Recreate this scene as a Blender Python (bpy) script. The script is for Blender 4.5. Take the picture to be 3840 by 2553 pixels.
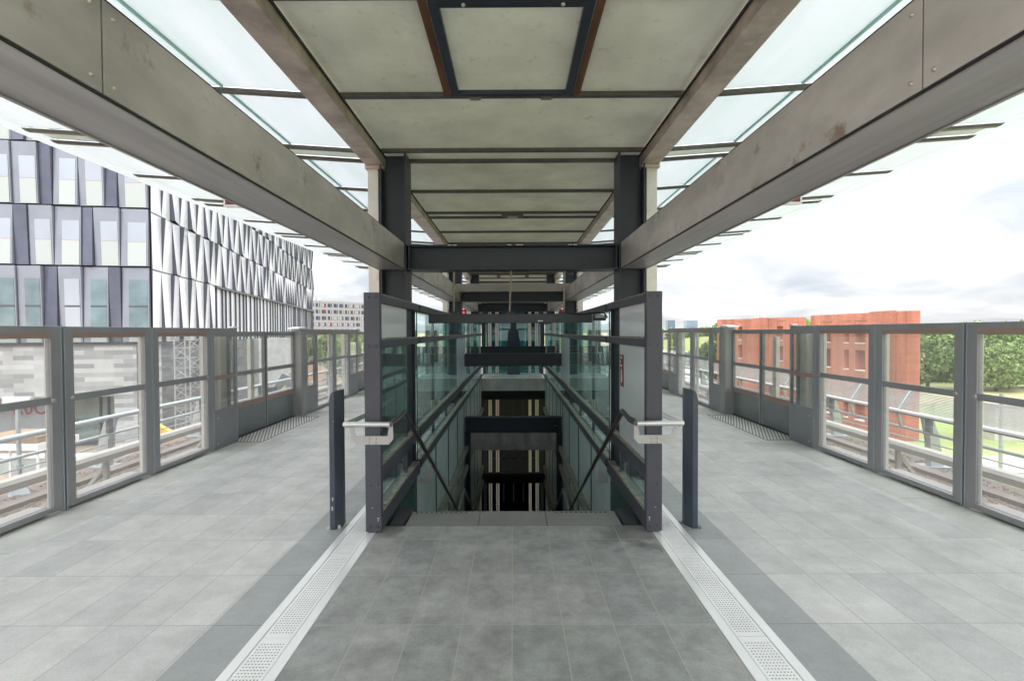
import bpy, bmesh, math, random
import numpy as np
from mathutils import Vector, Matrix
R = math.radians
random.seed(7)
for o in list(bpy.data.objects): bpy.data.objects.remove(o)
S = bpy.context.scene
C = S.collection
# ------------------------------------------------------------ camera
CAMH = 1.73
cam = bpy.data.cameras.new("camera"); cam.sensor_width = 36.0; cam.sensor_fit = 'HORIZONTAL'
cam.lens = 17.0; cam.clip_start = 0.05; cam.clip_end = 4000
co = bpy.data.objects.new("camera", cam); C.objects.link(co)
co.location = (0, 0, CAMH)
co.rotation_mode = 'XYZ'
co.matrix_world = (Matrix.Translation((0, 0, CAMH)) @ Matrix.Rotation(R(0.12), 4, 'Z') @
                   Matrix.Rotation(R(90 - 1.05), 4, 'X') @ Matrix.Rotation(R(-0.25), 4, 'Z'))
S.camera = co
# ------------------------------------------------------------ world: high thin overcast
W = bpy.data.worlds.new("World"); S.world = W; W.use_nodes = True
nt = W.node_tree; nt.nodes.clear(); L = nt.links.new
def N(t, tree=None): return (tree or nt).nodes.new(t)
SUN_EL, SUN_ROT = 48, 200
sky = N('ShaderNodeTexSky'); sky.sky_type = 'NISHITA'; sky.sun_disc = False
sky.sun_elevation = R(SUN_EL); sky.sun_rotation = R(SUN_ROT)
tc = N('ShaderNodeTexCoord'); sep = N('ShaderNodeSeparateXYZ'); L(tc.outputs['Generated'], sep.inputs[0])
zc = N('ShaderNodeMath'); zc.operation = 'MAXIMUM'; L(sep.outputs['Z'], zc.inputs[0]); zc.inputs[1].default_value = 0.0
zd = N('ShaderNodeMath'); zd.operation = 'ADD'; L(zc.outputs[0], zd.inputs[0]); zd.inputs[1].default_value = 0.22
dv = N('ShaderNodeVectorMath'); dv.operation = 'DIVIDE'; L(tc.outputs['Generated'], dv.inputs[0])
cb = N('ShaderNodeCombineXYZ')
for i in range(3): L(zd.outputs[0], cb.inputs[i])
L(cb.outputs[0], dv.inputs[1])
ns = N('ShaderNodeTexNoise'); ns.inputs['Scale'].default_value = 1.5; ns.inputs['Detail'].default_value = 7; ns.inputs['Roughness'].default_value = 0.5
ns.inputs['Distortion'].default_value = 0.5
L(dv.outputs[0], ns.inputs['Vector'])
cr = N('ShaderNodeValToRGB'); L(ns.outputs['Fac'], cr.inputs[0])
cr.color_ramp.elements[0].position = 0.36; cr.color_ramp.elements[0].color = (0.36, 0.382, 0.42, 1)
ce = cr.color_ramp.elements.new(0.5); ce.color = (0.50, 0.505, 0.52, 1)
cr.color_ramp.elements[-1].position = 0.75; cr.color_ramp.elements[-1].color = (1.03, 1.03, 1.03, 1)
zp = N('ShaderNodeMath'); zp.operation = 'POWER'; L(zc.outputs[0], zp.inputs[0]); zp.inputs[1].default_value = 1.9
lum = N('ShaderNodeMapRange'); L(zp.outputs[0], lum.inputs[0]); lum.inputs[1].default_value = 0; lum.inputs[2].default_value = 1
lum.inputs[3].default_value = 6.3; lum.inputs[4].default_value = 50.0
ml = N('ShaderNodeVectorMath'); ml.operation = 'SCALE'; L(cr.outputs[0], ml.inputs[0]); L(lum.outputs[0], ml.inputs['Scale'])
mx = N('ShaderNodeMixRGB'); mx.inputs[0].default_value = 0.94; L(sky.outputs[0], mx.inputs[1]); L(ml.outputs[0], mx.inputs[2])
bg = N('ShaderNodeBackground'); bg.inputs[1].default_value = 0.10; L(mx.outputs[0], bg.inputs[0])
wo = N('ShaderNodeOutputWorld'); L(bg.outputs[0], wo.inputs[0])
sl = bpy.data.lights.new("sun", 'SUN'); sl.energy = 0.6; sl.angle = R(20); sl.color = (1, 0.97, 0.93)
so = bpy.data.objects.new("sun", sl); C.objects.link(so)
so.rotation_euler = (R(90 - SUN_EL), 0, R(180 - SUN_ROT)); so.location = (0, 0, 30)
S.view_settings.view_transform = 'Standard'; S.view_settings.look = 'None'
S.view_settings.exposure = 1.53; S.view_settings.gamma = 1.0
S.cycles.transparent_max_bounces = 32; S.cycles.max_bounces = 10; S.cycles.diffuse_bounces = 6
S.cycles.glossy_bounces = 5; S.cycles.transmission_bounces = 6
S.cycles.sample_clamp_indirect = 8
# ------------------------------------------------------------ materials
M = {}
def mat(name, col, rough=0.5, metal=0.0, var=0.0, vs=3.0, bump=0.0, bs=60.0, stain=None, stretch=None, spec=0.5, col2=None):
    m = bpy.data.materials.new(name); m.use_nodes = True; t = m.node_tree
    b = t.nodes['Principled BSDF']; LK = t.links.new
    b.inputs['Base Color'].default_value = (*col, 1); b.inputs['Roughness'].default_value = rough
    b.inputs['Metallic'].default_value = metal; b.inputs['Specular IOR Level'].default_value = spec
    g = N('ShaderNodeNewGeometry', t); src = g.outputs['Position']
    if stretch:
        mp = N('ShaderNodeMapping', t); mp.inputs['Scale'].default_value = stretch; LK(src, mp.inputs[0]); src = mp.outputs[0]
    cur = None
    if var or col2:
        n = N('ShaderNodeTexNoise', t); n.inputs['Scale'].default_value = vs; n.inputs['Detail'].default_value = 6; n.inputs['Roughness'].default_value = .6
        LK(src, n.inputs['Vector'])
        r = N('ShaderNodeValToRGB', t); LK(n.outputs['Fac'], r.inputs[0])
        r.color_ramp.elements[0].position = .33; r.color_ramp.elements[1].position = .68
        c2 = col2 or tuple(min(1, c * (1 + var)) for c in col)
        c1 = col if col2 else tuple(c * (1 - var) for c in col)
        r.color_ramp.elements[0].color = (*c1, 1); r.color_ramp.elements[1].color = (*c2, 1)
        cur = r.outputs[0]
        rr = N('ShaderNodeMapRange', t); LK(n.outputs['Fac'], rr.inputs[0]); rr.inputs[3].default_value = rough * 0.85; rr.inputs[4].default_value = min(1, rough * 1.2)
        LK(rr.outputs[0], b.inputs['Roughness'])
    if stain:
        n = N('ShaderNodeTexNoise', t); n.inputs['Scale'].default_value = stain[1]; n.inputs['Detail'].default_value = 8; n.inputs['Roughness'].default_value = .65
        LK(g.outputs['Position'], n.inputs['Vector'])
        r = N('ShaderNodeValToRGB', t); LK(n.outputs['Fac'], r.inputs[0])
        r.color_ramp.elements[0].position = stain[2]; r.color_ramp.elements[1].position = stain[2] + .09
        mm = N('ShaderNodeMixRGB', t); mf = N('ShaderNodeMath', t); mf.operation = 'MULTIPLY'; LK(r.outputs[0], mf.inputs[0]); mf.inputs[1].default_value = stain[3]
        LK(mf.outputs[0], mm.inputs[0])
        if cur: LK(cur, mm.inputs[1])
        else: mm.inputs[1].default_value = (*col, 1)
        mm.inputs[2].default_value = (*stain[0], 1); cur = mm.outputs[0]
    if cur: LK(cur, b.inputs['Base Color'])
    if bump:
        n = N('ShaderNodeTexNoise', t); n.inputs['Scale'].default_value = bs; n.inputs['Detail'].default_value = 4; LK(src, n.inputs['Vector'])
        bp = N('ShaderNodeBump', t); bp.inputs['Strength'].default_value = bump; bp.inputs['Distance'].default_value = .01
        LK(n.outputs['Fac'], bp.inputs['Height']); LK(bp.outputs[0], b.inputs['Normal'])
    M[name] = m; return m
def glass(name, tint, refl=0.05, haze=0.0, hcol=(.8, .85, .85), rough=0.02, gl=(.95, 1, 1)):
    m = bpy.data.materials.new(name); m.use_nodes = True; t = m.node_tree; t.nodes.clear(); LK = t.links.new
    tr = N('ShaderNodeBsdfTransparent', t); tr.inputs[0].default_value = (*tint, 1)
    gs = N('ShaderNodeBsdfGlossy', t); gs.inputs['Roughness'].default_value = rough; gs.inputs[0].default_value = (*gl, 1)
    lw = N('ShaderNodeLayerWeight', t); lw.inputs[0].default_value = .5
    pw = N('ShaderNodeMath', t); pw.operation = 'POWER'; LK(lw.outputs['Facing'], pw.inputs[0]); pw.inputs[1].default_value = 4.5
    ma = N('ShaderNodeMath', t); ma.operation = 'MULTIPLY_ADD'; LK(pw.outputs[0], ma.inputs[0]); ma.inputs[1].default_value = .9 - refl; ma.inputs[2].default_value = refl
    m1 = N('ShaderNodeMixShader', t); LK(ma.outputs[0], m1.inputs[0])
    base = tr.outputs[0]
    if haze:
        df = N('ShaderNodeBsdfTranslucent', t); df.inputs[0].default_value = (*hcol, 1)
        d2 = N('ShaderNodeBsdfDiffuse', t); d2.inputs[0].default_value = (*hcol, 1)
        mh = N('ShaderNodeMixShader', t); mh.inputs[0].default_value = .5; LK(df.outputs[0], mh.inputs[1]); LK(d2.outputs[0], mh.inputs[2])
        m0 = N('ShaderNodeMixShader', t); m0.inputs[0].default_value = haze; LK(base, m0.inputs[1]); LK(mh.outputs[0], m0.inputs[2]); base = m0.outputs[0]
    LK(base, m1.inputs[1]); LK(gs.outputs[0], m1.inputs[2])
    o = N('ShaderNodeOutputMaterial', t); LK(m1.outputs[0], o.inputs[0]); M[name] = m; return m
def translucent(name, col, col2, trans, scale, gloss=.04, streak=(1, 1, 1), dirt=None):
    m = bpy.data.materials.new(name); m.use_nodes = True; t = m.node_tree; t.nodes.clear(); LK = t.links.new
    g = N('ShaderNodeNewGeometry', t); mp = N('ShaderNodeMapping', t); mp.inputs['Scale'].default_value = streak; mp.inputs['Rotation'].default_value = (0, 0, R(25)); LK(g.outputs['Position'], mp.inputs[0])
    n = N('ShaderNodeTexNoise', t); n.inputs['Scale'].default_value = scale; n.inputs['Detail'].default_value = 7; n.inputs['Roughness'].default_value = .6; LK(mp.outputs[0], n.inputs['Vector'])
    r = N('ShaderNodeValToRGB', t); r.color_ramp.elements[0].position = .3; r.color_ramp.elements[1].position = .7
    r.color_ramp.elements[0].color = (*col, 1); r.color_ramp.elements[1].color = (*col2, 1); LK(n.outputs['Fac'], r.inputs[0]); cur = r.outputs[0]
    if dirt:
        n2 = N('ShaderNodeTexNoise', t); n2.inputs['Scale'].default_value = 9; n2.inputs['Detail'].default_value = 9; n2.inputs['Roughness'].default_value = .72; LK(g.outputs['Position'], n2.inputs['Vector'])
        r2 = N('ShaderNodeValToRGB', t); r2.color_ramp.elements[0].position = .58; r2.color_ramp.elements[1].position = .74; LK(n2.outputs['Fac'], r2.inputs[0])
        mm = N('ShaderNodeMixRGB', t); f = N('ShaderNodeMath', t); f.operation = 'MULTIPLY'; LK(r2.outputs[0], f.inputs[0]); f.inputs[1].default_value = .45; LK(f.outputs[0], mm.inputs[0])
        LK(cur, mm.inputs[1]); mm.inputs[2].default_value = (*dirt, 1); cur = mm.outputs[0]
    a = N('ShaderNodeBsdfTranslucent', t); b = N('ShaderNodeBsdfDiffuse', t); LK(cur, a.inputs[0]); LK(cur, b.inputs[0])
    mx = N('ShaderNodeMixShader', t); mx.inputs[0].default_value = trans; LK(b.outputs[0], mx.inputs[1]); LK(a.outputs[0], mx.inputs[2])
    gs = N('ShaderNodeBsdfGlossy', t); gs.inputs['Roughness'].default_value = .25
    m2 = N('ShaderNodeMixShader', t); m2.inputs[0].default_value = gloss; LK(mx.outputs[0], m2.inputs[1]); LK(gs.outputs[0], m2.inputs[2])
    o = N('ShaderNodeOutputMaterial', t); LK(m2.outputs[0], o.inputs[0]); M[name] = m; return m
mat('dark_paint', (.024, .031, .046), .42, var=.18, vs=2, bump=.05, bs=200)
mat('post_paint', (.075, .076, .095), .5, var=.12, vs=3, bump=.06, bs=300, stain=((.2, .2, .22), 14, .70, .35))
mat('rail_top', (.30, .28, .245), .7, var=.3, vs=12)
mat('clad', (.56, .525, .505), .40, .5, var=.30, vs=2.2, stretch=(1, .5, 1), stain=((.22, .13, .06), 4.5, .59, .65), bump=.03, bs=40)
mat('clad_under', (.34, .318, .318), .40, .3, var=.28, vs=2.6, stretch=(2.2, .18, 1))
mat('tie_clad', (.30, .28, .26), .4, .7, var=.12, vs=.9)
mat('clad_light', (.62, .58, .53), .38, .7, var=.12, vs=3, stain=((.35, .27, .2), 4, .62, .4))
mat('upper_beam', (.42, .36, .325), .42, .6, var=.28, vs=4, stain=((.55, .50, .45), 7, .60, .45))
mat('bar_paint', (.075, .07, .065), .5, var=.25, vs=10, stain=((.16, .12, .09), 12, .6, .4))
mat('rust_bar', (.10, .045, .022), .6, var=.3, vs=6)
mat('bolt', (.55, .5, .45), .35, .9)
mat('steel', (.88, .89, .885), .30, .3, var=.08, vs=4, stretch=(1, .3, 1))
mat('steel_satin', (.74, .72, .70), .33, .9, var=.05, vs=9)
mat('steel_light', (.50, .485, .475), .42, .4, var=.05, vs=6)
mat('handrail_dark', (.16, .155, .15), .32, .8)
mat('post_grey', (.36, .355, .35), .38, .35)
mat('grate', (.88, .88, .87), .36, .2, var=.08, vs=2)
mat('stud', (.92, .92, .90), .3, .1)
mat('stud_plate', (.27, .25, .235), .5, .4, var=.15)
mat('screen_frame', (.355, .35, .36), .38, .35, var=.05, vs=2)
mat('screen_edge', (.44, .48, .51), .3, .4)
mat('rubber', (.02, .02, .022), .6)
mat('door_panel', (.18, .20, .205), .16, .1, var=.08, vs=2)
mat('side_panel', (.27, .275, .29), .32, .35, var=.06, vs=2)
mat('brown_band', (.36, .24, .20), .35, .0)
mat('beige_post', (.70, .69, .61), .55, var=.05, vs=3)
mat('pale_sill', (.48, .44, .42), .6, var=.08, vs=6)
mat('bollard', (.060, .075, .10), .42, var=.12, vs=4, stain=((.35, .36, .37), 30, .74, .5))
mat('chip', (.6, .58, .54), .7, var=.3, vs=60)
mat('galv', (.50, .54, .56), .4, .55, var=.08, vs=5)
mat('galv_dark', (.16, .18, .20), .5, .4, var=.1)
mat('tube_paint', (.52, .58, .60), .35, .2, var=.05)
mat('cover_beam', (.42, .395, .36), .6, var=.06, vs=2, stain=((.55, .48, .25), 1.5, .66, .5))
mat('louvre', (.58, .57, .555), .6, .0, var=.06)
mat('white_trim', (.80, .81, .82), .4)
mat('red_sign', (.22, .035, .05), .45)
mat('white_print', (.8, .78, .78), .5)
mat('black', (.012, .013, .014), .5)
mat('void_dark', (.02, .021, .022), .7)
mat('concrete_dark', (.27, .27, .26), .8, var=.12, vs=2, bump=.2)
mat('trough', (.22, .19, .165), .9, var=.2, vs=2)
mat('concrete', (.36, .41, .39), .85, var=.12, vs=1.5, bump=.2)
mat('rod', (.30, .26, .22), .5, .4, var=.2, vs=8)
mat('lift_bar', (.80, .74, .68), .4, .0)
mat('blue_post', (.018, .035, .06), .35)
mat('lamp_grey', (.10, .11, .11), .5); mat('led_red', (.28, .02, .025), .4)
glass('screen_glass', (.85, .86, .855), .05, haze=.07, hcol=(.85, .78, .76))
glass('stair_glass', (.72, .80, .78), .07, haze=.085, hcol=(.50, .58, .57), gl=(.8, 1, .97))
glass('stair_glass_upper', (.80, .90, .88), .06, haze=.03)
glass('lift_glass', (.45, .68, .68), .07, haze=.06, hcol=(.3, .5, .5))
mat('frosted', (.74, .80, .82), .18, var=.03, vs=2)
mat('frosted_lavender', (.70, .74, .84), .2)
mat('frosted_green', (.66, .77, .77), .18, var=.06, vs=2)
mat('green_edge', (.05, .11, .10), .2)
translucent('roof_glass', (.69, .735, .73), (.77, .785, .80), .50, 1.2, streak=(3, .5, 1))
translucent('roof_cream', (.48, .51, .47), (.60, .62, .57), .45, 3)
translucent('ceiling', (.56, .56, .49), (.74, .74, .66), .15, 1.6, dirt=(.20, .17, .12))
translucent('roof_edge', (.36, .52, .48), (.42, .58, .54), .6, 3)

def tile_mat(name, cols, px, py, grout, ox=-.012, oy=3.415, rough=.55, mottle=.25, gw=.004, bias=0, wet=None):
    m = bpy.data.materials.new(name); m.use_nodes = True; t = m.node_tree; LK = t.links.new; b = t.nodes['Principled BSDF']
    g = N('ShaderNodeNewGeometry', t); sp = N('ShaderNodeSeparateXYZ', t); LK(g.outputs['Position'], sp.inputs[0])
    def mth(op, a, v=None, c=None):
        n = N('ShaderNodeMath', t); n.operation = op
        for i, x in enumerate((a, v, c)):
            if x is None: continue
            if isinstance(x, (int, float)): n.inputs[i].default_value = x
            else: LK(x, n.inputs[i])
        return n.outputs[0]
    def axis(src, off, pitch):
        q = mth('DIVIDE', mth('SUBTRACT', src, off), pitch); fl = mth('FLOOR', q); fr = mth('SUBTRACT', q, fl)
        d = mth('MULTIPLY', mth('MINIMUM', fr, mth('SUBTRACT', 1.0, fr)), pitch); return fl, d
    fx, dx = axis(sp.outputs['X'], ox, px); fy, dy = axis(sp.outputs['Y'], oy, py)
    cbx = N('ShaderNodeCombineXYZ', t); LK(fx, cbx.inputs[0]); LK(fy, cbx.inputs[1])
    wn = N('ShaderNodeTexWhiteNoise', t); wn.noise_dimensions = '2D'; LK(cbx.outputs[0], wn.inputs['Vector'])
    w1 = N('ShaderNodeTexWhiteNoise', t); w1.noise_dimensions = '1D'; LK(fx, w1.inputs['W'])
    fac = mth('ADD', mth('MULTIPLY', wn.outputs['Value'], 1 - bias), mth('MULTIPLY', w1.outputs['Value'], bias))
    cr = N('ShaderNodeValToRGB', t); LK(fac, cr.inputs[0]); cr.color_ramp.interpolation = 'LINEAR'
    cr.color_ramp.elements[0].color = (*cols[0], 1); cr.color_ramp.elements[1].color = (*cols[-1], 1)
    for i, c in enumerate(cols[1:-1]):
        e = cr.color_ramp.elements.new((i + 1) / (len(cols) - 1)); e.color = (*c, 1)
    def noi(sc, de, ro, lo, hi):
        n = N('ShaderNodeTexNoise', t); n.inputs['Scale'].default_value = sc; n.inputs['Detail'].default_value = de; n.inputs['Roughness'].default_value = ro
        LK(g.outputs['Position'], n.inputs['Vector']); mr = N('ShaderNodeMapRange', t); LK(n.outputs['Fac'], mr.inputs[0])
        mr.inputs[1].default_value = .3; mr.inputs[2].default_value = .7; mr.inputs[3].default_value = lo; mr.inputs[4].default_value = hi; return mr.outputs[0]
    k = mth('MULTIPLY', noi(3.2, 7, .62, 1 - mottle, 1 + mottle), noi(90, 3, .7, .9, 1.1))
    k = mth('MULTIPLY', k, noi(.9, 3, .5, .93, 1.07))
    # gum spots and scuffs
    vo = N('ShaderNodeTexVoronoi', t); vo.inputs['Scale'].default_value = 2.6; LK(g.outputs['Position'], vo.inputs['Vector'])
    rnd = N('ShaderNodeSeparateXYZ', t); LK(vo.outputs['Color'], rnd.inputs[0])
    gum = mth('MULTIPLY', mth('LESS_THAN', vo.outputs['Distance'], mth('MULTIPLY', rnd.outputs['X'], .034)), mth('GREATER_THAN', rnd.outputs['Y'], .45))
    k = mth('MULTIPLY', k, mth('SUBTRACT', 1.0, mth('MULTIPLY', gum, .28)))
    k = mth('MULTIPLY', k, noi(.55, 8, .7, 1.0, .90)); k = mth('MULTIPLY', k, noi(11, 8, .78, 1-mottle*.75, 1+mottle*.75)); k = mth('MULTIPLY', k, noi(260, 2, .8, 1-mottle*.5, 1+mottle*.5))
    if wet:
        wn2 = N('ShaderNodeTexNoise', t); wn2.inputs['Scale'].default_value = 7; wn2.inputs['Detail'].default_value = 7; LK(g.outputs['Position'], wn2.inputs['Vector'])
        for wx, wy, wr in wet:
            dd = mth('SQRT', mth('ADD', mth('POWER', mth('SUBTRACT', sp.outputs['X'], wx), 2.0), mth('POWER', mth('SUBTRACT', sp.outputs['Y'], wy), 2.0)))
            e = mth('ADD', mth('DIVIDE', dd, wr), mth('MULTIPLY', mth('SUBTRACT', wn2.outputs['Fac'], .5), 2.4)); mk = N('ShaderNodeMapRange', t); LK(e, mk.inputs[0]); mk.inputs[1].default_value = .6; mk.inputs[2].default_value = 1.3; mk.inputs[3].default_value = .62; mk.inputs[4].default_value = 1.0
            k = mth('MULTIPLY', k, mk.outputs[0])
    vm = N('ShaderNodeVectorMath', t); vm.operation = 'SCALE'; LK(cr.outputs[0], vm.inputs[0]); LK(k, vm.inputs['Scale'])
    gr = mth('LESS_THAN', mth('MINIMUM', dx, dy), gw * .5)
    mm = N('ShaderNodeMixRGB', t); LK(gr, mm.inputs[0]); LK(vm.outputs[0], mm.inputs[1]); mm.inputs[2].default_value = (*grout, 1)
    LK(mm.outputs[0], b.inputs['Base Color'])
    LK(noi(5, 5, .6, rough * .8, rough * 1.2), b.inputs['Roughness'])
    bp = N('ShaderNodeBump', t); bp.inputs['Strength'].default_value = .25; bp.inputs['Distance'].default_value = .004
    h = mth('SUBTRACT', noi(120, 3, .6, 0, .4), gr); LK(h, bp.inputs['Height']); LK(bp.outputs[0], b.inputs['Normal'])
    M[name] = m; return m
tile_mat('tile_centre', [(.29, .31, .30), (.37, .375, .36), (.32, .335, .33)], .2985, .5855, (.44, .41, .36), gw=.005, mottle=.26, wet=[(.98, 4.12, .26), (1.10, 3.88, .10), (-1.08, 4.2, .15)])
tile_mat('tile_side', [(.50, .505, .50), (.62, .612, .595), (.645, .635, .61), (.55, .55, .54), (.67, .66, .635)], .2985, .5855, (.36, .35, .33), gw=.0045, mottle=.12, bias=.5)
tile_mat('tile_dark', [(.36, .38, .38), (.41, .425, .42)], 50, .5855, (.22, .215, .2), gw=.005, mottle=.1)
tile_mat('edge_slab', [(.52, .52, .485), (.57, .565, .53)], 50, 1.19, (.25, .24, .2), ox=-25, oy=.2, gw=.008, mottle=.1)
def brick_mat(name, c1, c2, mortar, scale, wall_dir, bw=.5, rh=.25, rough=.85, streak=.35, ms=.012, noise=.2):
    m = bpy.data.materials.new(name); m.use_nodes = True; t = m.node_tree; LK = t.links.new; b = t.nodes['Principled BSDF']
    g = N('ShaderNodeNewGeometry', t); d = N('ShaderNodeVectorMath', t); d.operation = 'DOT_PRODUCT'; LK(g.outputs['Position'], d.inputs[0]); d.inputs[1].default_value = (*wall_dir, 0)
    sp = N('ShaderNodeSeparateXYZ', t); LK(g.outputs['Position'], sp.inputs[0]); cb = N('ShaderNodeCombineXYZ', t); LK(d.outputs['Value'], cb.inputs[0]); LK(sp.outputs['Z'], cb.inputs[1])
    k = N('ShaderNodeTexBrick', t); LK(cb.outputs[0], k.inputs['Vector']); k.inputs['Scale'].default_value = scale
    k.inputs['Color1'].default_value = (*c1, 1); k.inputs['Color2'].default_value = (*c2, 1); k.inputs['Mortar'].default_value = (*mortar, 1)
    k.inputs['Mortar Size'].default_value = ms; k.inputs['Brick Width'].default_value = bw; k.inputs['Row Height'].default_value = rh
    n = N('ShaderNodeTexNoise', t); n.inputs['Scale'].default_value = .6; n.inputs['Detail'].default_value = 7
    mp = N('ShaderNodeMapping', t); mp.inputs['Scale'].default_value = (1.5, 1.5, .25); LK(g.outputs['Position'], mp.inputs[0]); LK(mp.outputs[0], n.inputs['Vector'])
    mr = N('ShaderNodeMapRange', t); LK(n.outputs['Fac'], mr.inputs[0]); mr.inputs[1].default_value = .3; mr.inputs[2].default_value = .7; mr.inputs[3].default_value = 1 - noise; mr.inputs[4].default_value = 1 + noise
    vm = N('ShaderNodeVectorMath', t); vm.operation = 'SCALE'; LK(k.outputs['Color'], vm.inputs[0]); LK(mr.outputs[0], vm.inputs['Scale'])
    LK(vm.outputs[0], b.inputs['Base Color']); b.inputs['Roughness'].default_value = rough; M[name] = m; return m
# ------------------------------------------------------------ mesh helpers
class MB:
    def __init__(s): s.v = []; s.f = []; s.m = []; s.cur = 0
    def quad(s, a, b, c, d): i = len(s.v); s.v += [a, b, c, d]; s.f.append((i, i+1, i+2, i+3)); s.m.append(s.cur); return s
    def tri(s, a, b, c): i = len(s.v); s.v += [a, b, c]; s.f.append((i, i+1, i+2)); s.m.append(s.cur); return s
    def box(s, x0, x1, y0, y1, z0, z1):
        x0, x1 = sorted((x0, x1)); y0, y1 = sorted((y0, y1)); z0, z1 = sorted((z0, z1)); i = len(s.v)
        s.v += [(x, y, z) for z in (z0, z1) for x, y in ((x0, y0), (x1, y0), (x1, y1), (x0, y1))]
        for f in ((0,3,2,1), (4,5,6,7), (0,1,5,4), (1,2,6,5), (2,3,7,6), (3,0,4,7)): s.f.append(tuple(i+k for k in f)); s.m.append(s.cur)
        return s
    def prism(s, poly, axis, a, b):
        n = len(poly); i = len(s.v)
        for w in (a, b):
            for p, q in poly: s.v.append({'x': (w, p, q), 'y': (p, w, q), 'z': (p, q, w)}[axis])
        s.f.append(tuple(range(i+n-1, i-1, -1))); s.f.append(tuple(range(i+n, i+2*n))); s.m += [s.cur]*2
        for k in range(n): s.f.append((i+k, i+(k+1) % n, i+n+(k+1) % n, i+n+k)); s.m.append(s.cur)
        return s
    def tube(s, pts, r, n=10, caps=True):
        pts = [Vector(p) for p in pts]; rings = []
        for k, p in enumerate(pts):
            if k == 0: d = (pts[1]-p).normalized(); sc = 1
            elif k == len(pts)-1: d = (p-pts[k-1]).normalized(); sc = 1
            else:
                d1 = (p-pts[k-1]).normalized(); d2 = (pts[k+1]-p).normalized(); d = (d1+d2).normalized(); sc = 1/max(.4, d.dot(d1))
            up = Vector((0, 0, 1)) if abs(d.z) < .9 else Vector((1, 0, 0))
            u = d.cross(up).normalized(); w = u.cross(d).normalized(); i = len(s.v); rr = r if not isinstance(r, (list, tuple)) else r[k]
            for a in range(n):
                t = 2*math.pi*a/n; s.v.append(tuple(p + u*rr*math.cos(t) + w*rr*math.sin(t)*(sc if k not in (0, len(pts)-1) else 1)))
            rings.append(i)
        for k in range(len(rings)-1):
            A, B = rings[k], rings[k+1]
            for a in range(n): s.f.append((A+a, A+(a+1) % n, B+(a+1) % n, B+a)); s.m.append(s.cur)
        if caps: s.f.append(tuple(range(rings[0]+n-1, rings[0]-1, -1))); s.f.append(tuple(range(rings[-1], rings[-1]+n))); s.m += [s.cur]*2
        return s
    def dome(s, c, r, h, n=8, axis='z', sgn=1):
        i = len(s.v); lv = [(1, 0), (.8, .7), (.3, 1)]
        for rr, hh in lv:
            for a in range(n):
                t = 2*math.pi*a/n; p, q, w = r*rr*math.cos(t), r*rr*math.sin(t), sgn*h*hh
                s.v.append({'z': (c[0]+p, c[1]+q, c[2]+w), 'y': (c[0]+p, c[1]+w, c[2]+q), 'x': (c[0]+w, c[1]+p, c[2]+q)}[axis])
        for l in range(2):
            for a in range(n): s.f.append((i+l*n+a, i+l*n+(a+1) % n, i+(l+1)*n+(a+1) % n, i+(l+1)*n+a)); s.m.append(s.cur)
        s.f.append(tuple(range(i+2*n, i+3*n))); s.m.append(s.cur); return s
    def build(s, name, mats, parent=None, bevel=0, smooth=False, fix=True):
        if isinstance(mats, str): mats = [mats]
        me = bpy.data.meshes.new(name)
        off = (parent_loc(parent) if parent else Vector((0, 0, 0)))
        me.from_pydata([(v[0]-off[0], v[1]-off[1], v[2]-off[2]) for v in s.v], [], s.f)
        for k in mats: me.materials.append(M[k])
        if len(mats) > 1: me.polygons.foreach_set('material_index', s.m)
        if fix:
            bm = bmesh.new(); bm.from_mesh(me); bmesh.ops.recalc_face_normals(bm, faces=bm.faces); bm.to_mesh(me); bm.free()
        if smooth:
            me.polygons.foreach_set('use_smooth', [True]*len(me.polygons))
            try: me.set_sharp_from_angle(angle=R(40))
            except Exception: pass
        me.update()
        o = bpy.data.objects.new(name, me); C.objects.link(o)
        if parent: o.parent = parent
        if bevel:
            b = o.modifiers.new('bevel', 'BEVEL'); b.width = bevel; b.segments = 2; b.limit_method = 'ANGLE'; b.angle_limit = R(50)
        return o
def _each(s, name, mats, parent, limit=100, rest=None, **kw):
    # one object per separate piece of the collected geometry
    n = len(s.v); par = list(range(n))
    def find(a):
        while par[a] != a: par[a] = par[par[a]]; a = par[a]
        return a
    for f in s.f:
        r0 = find(f[0])
        for q in f[1:]: par[find(q)] = r0
    groups = {}
    for f, m in zip(s.f, s.m): groups.setdefault(find(f[0]), []).append((f, m))
    gl = list(groups.values()); out = []
    def mk(faces):
        b = MB(); mp = {}
        for f, m in faces:
            nf = []
            for q in f:
                if q not in mp: mp[q] = len(b.v); b.v.append(s.v[q])
                nf.append(mp[q])
            b.f.append(tuple(nf)); b.m.append(m)
        return b.build(name, mats, parent, **kw)
    for fs in gl[:limit]: out.append(mk(fs))
    if len(gl) > limit:
        o = mk([x for fs in gl[limit:] for x in fs]); o['kind'] = 'stuff'; out.append(o)
    return out
MB.each = _each
def parent_loc(p):
    v = Vector(p.location)
    while p.parent: p = p.parent; v = v + Vector(p.location)
    return v
def thing(name, label, cat, loc=(0, 0, 0), group=None):
    o = bpy.data.objects.new(name, None); C.objects.link(o); o.location = loc; o.empty_display_size = .2
    o['label'] = label; o['category'] = cat
    if group: o['group'] = group
    return o
def tag(o, label, cat, group=None):
    o['label'] = label; o['category'] = cat
    if group: o['group'] = group
    return o
def struct(o): o['kind'] = 'structure'; return o
def copy_thing(r, loc, label, group=None):
    c = r.copy(); C.objects.link(c); c.location = loc; c['label'] = label
    if group: c['group'] = group
    for ch in list(r.children):
        d = ch.copy(); C.objects.link(d); d.parent = c
        for g in list(ch.children):
            e = g.copy(); C.objects.link(e); e.parent = d
    return c
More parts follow.
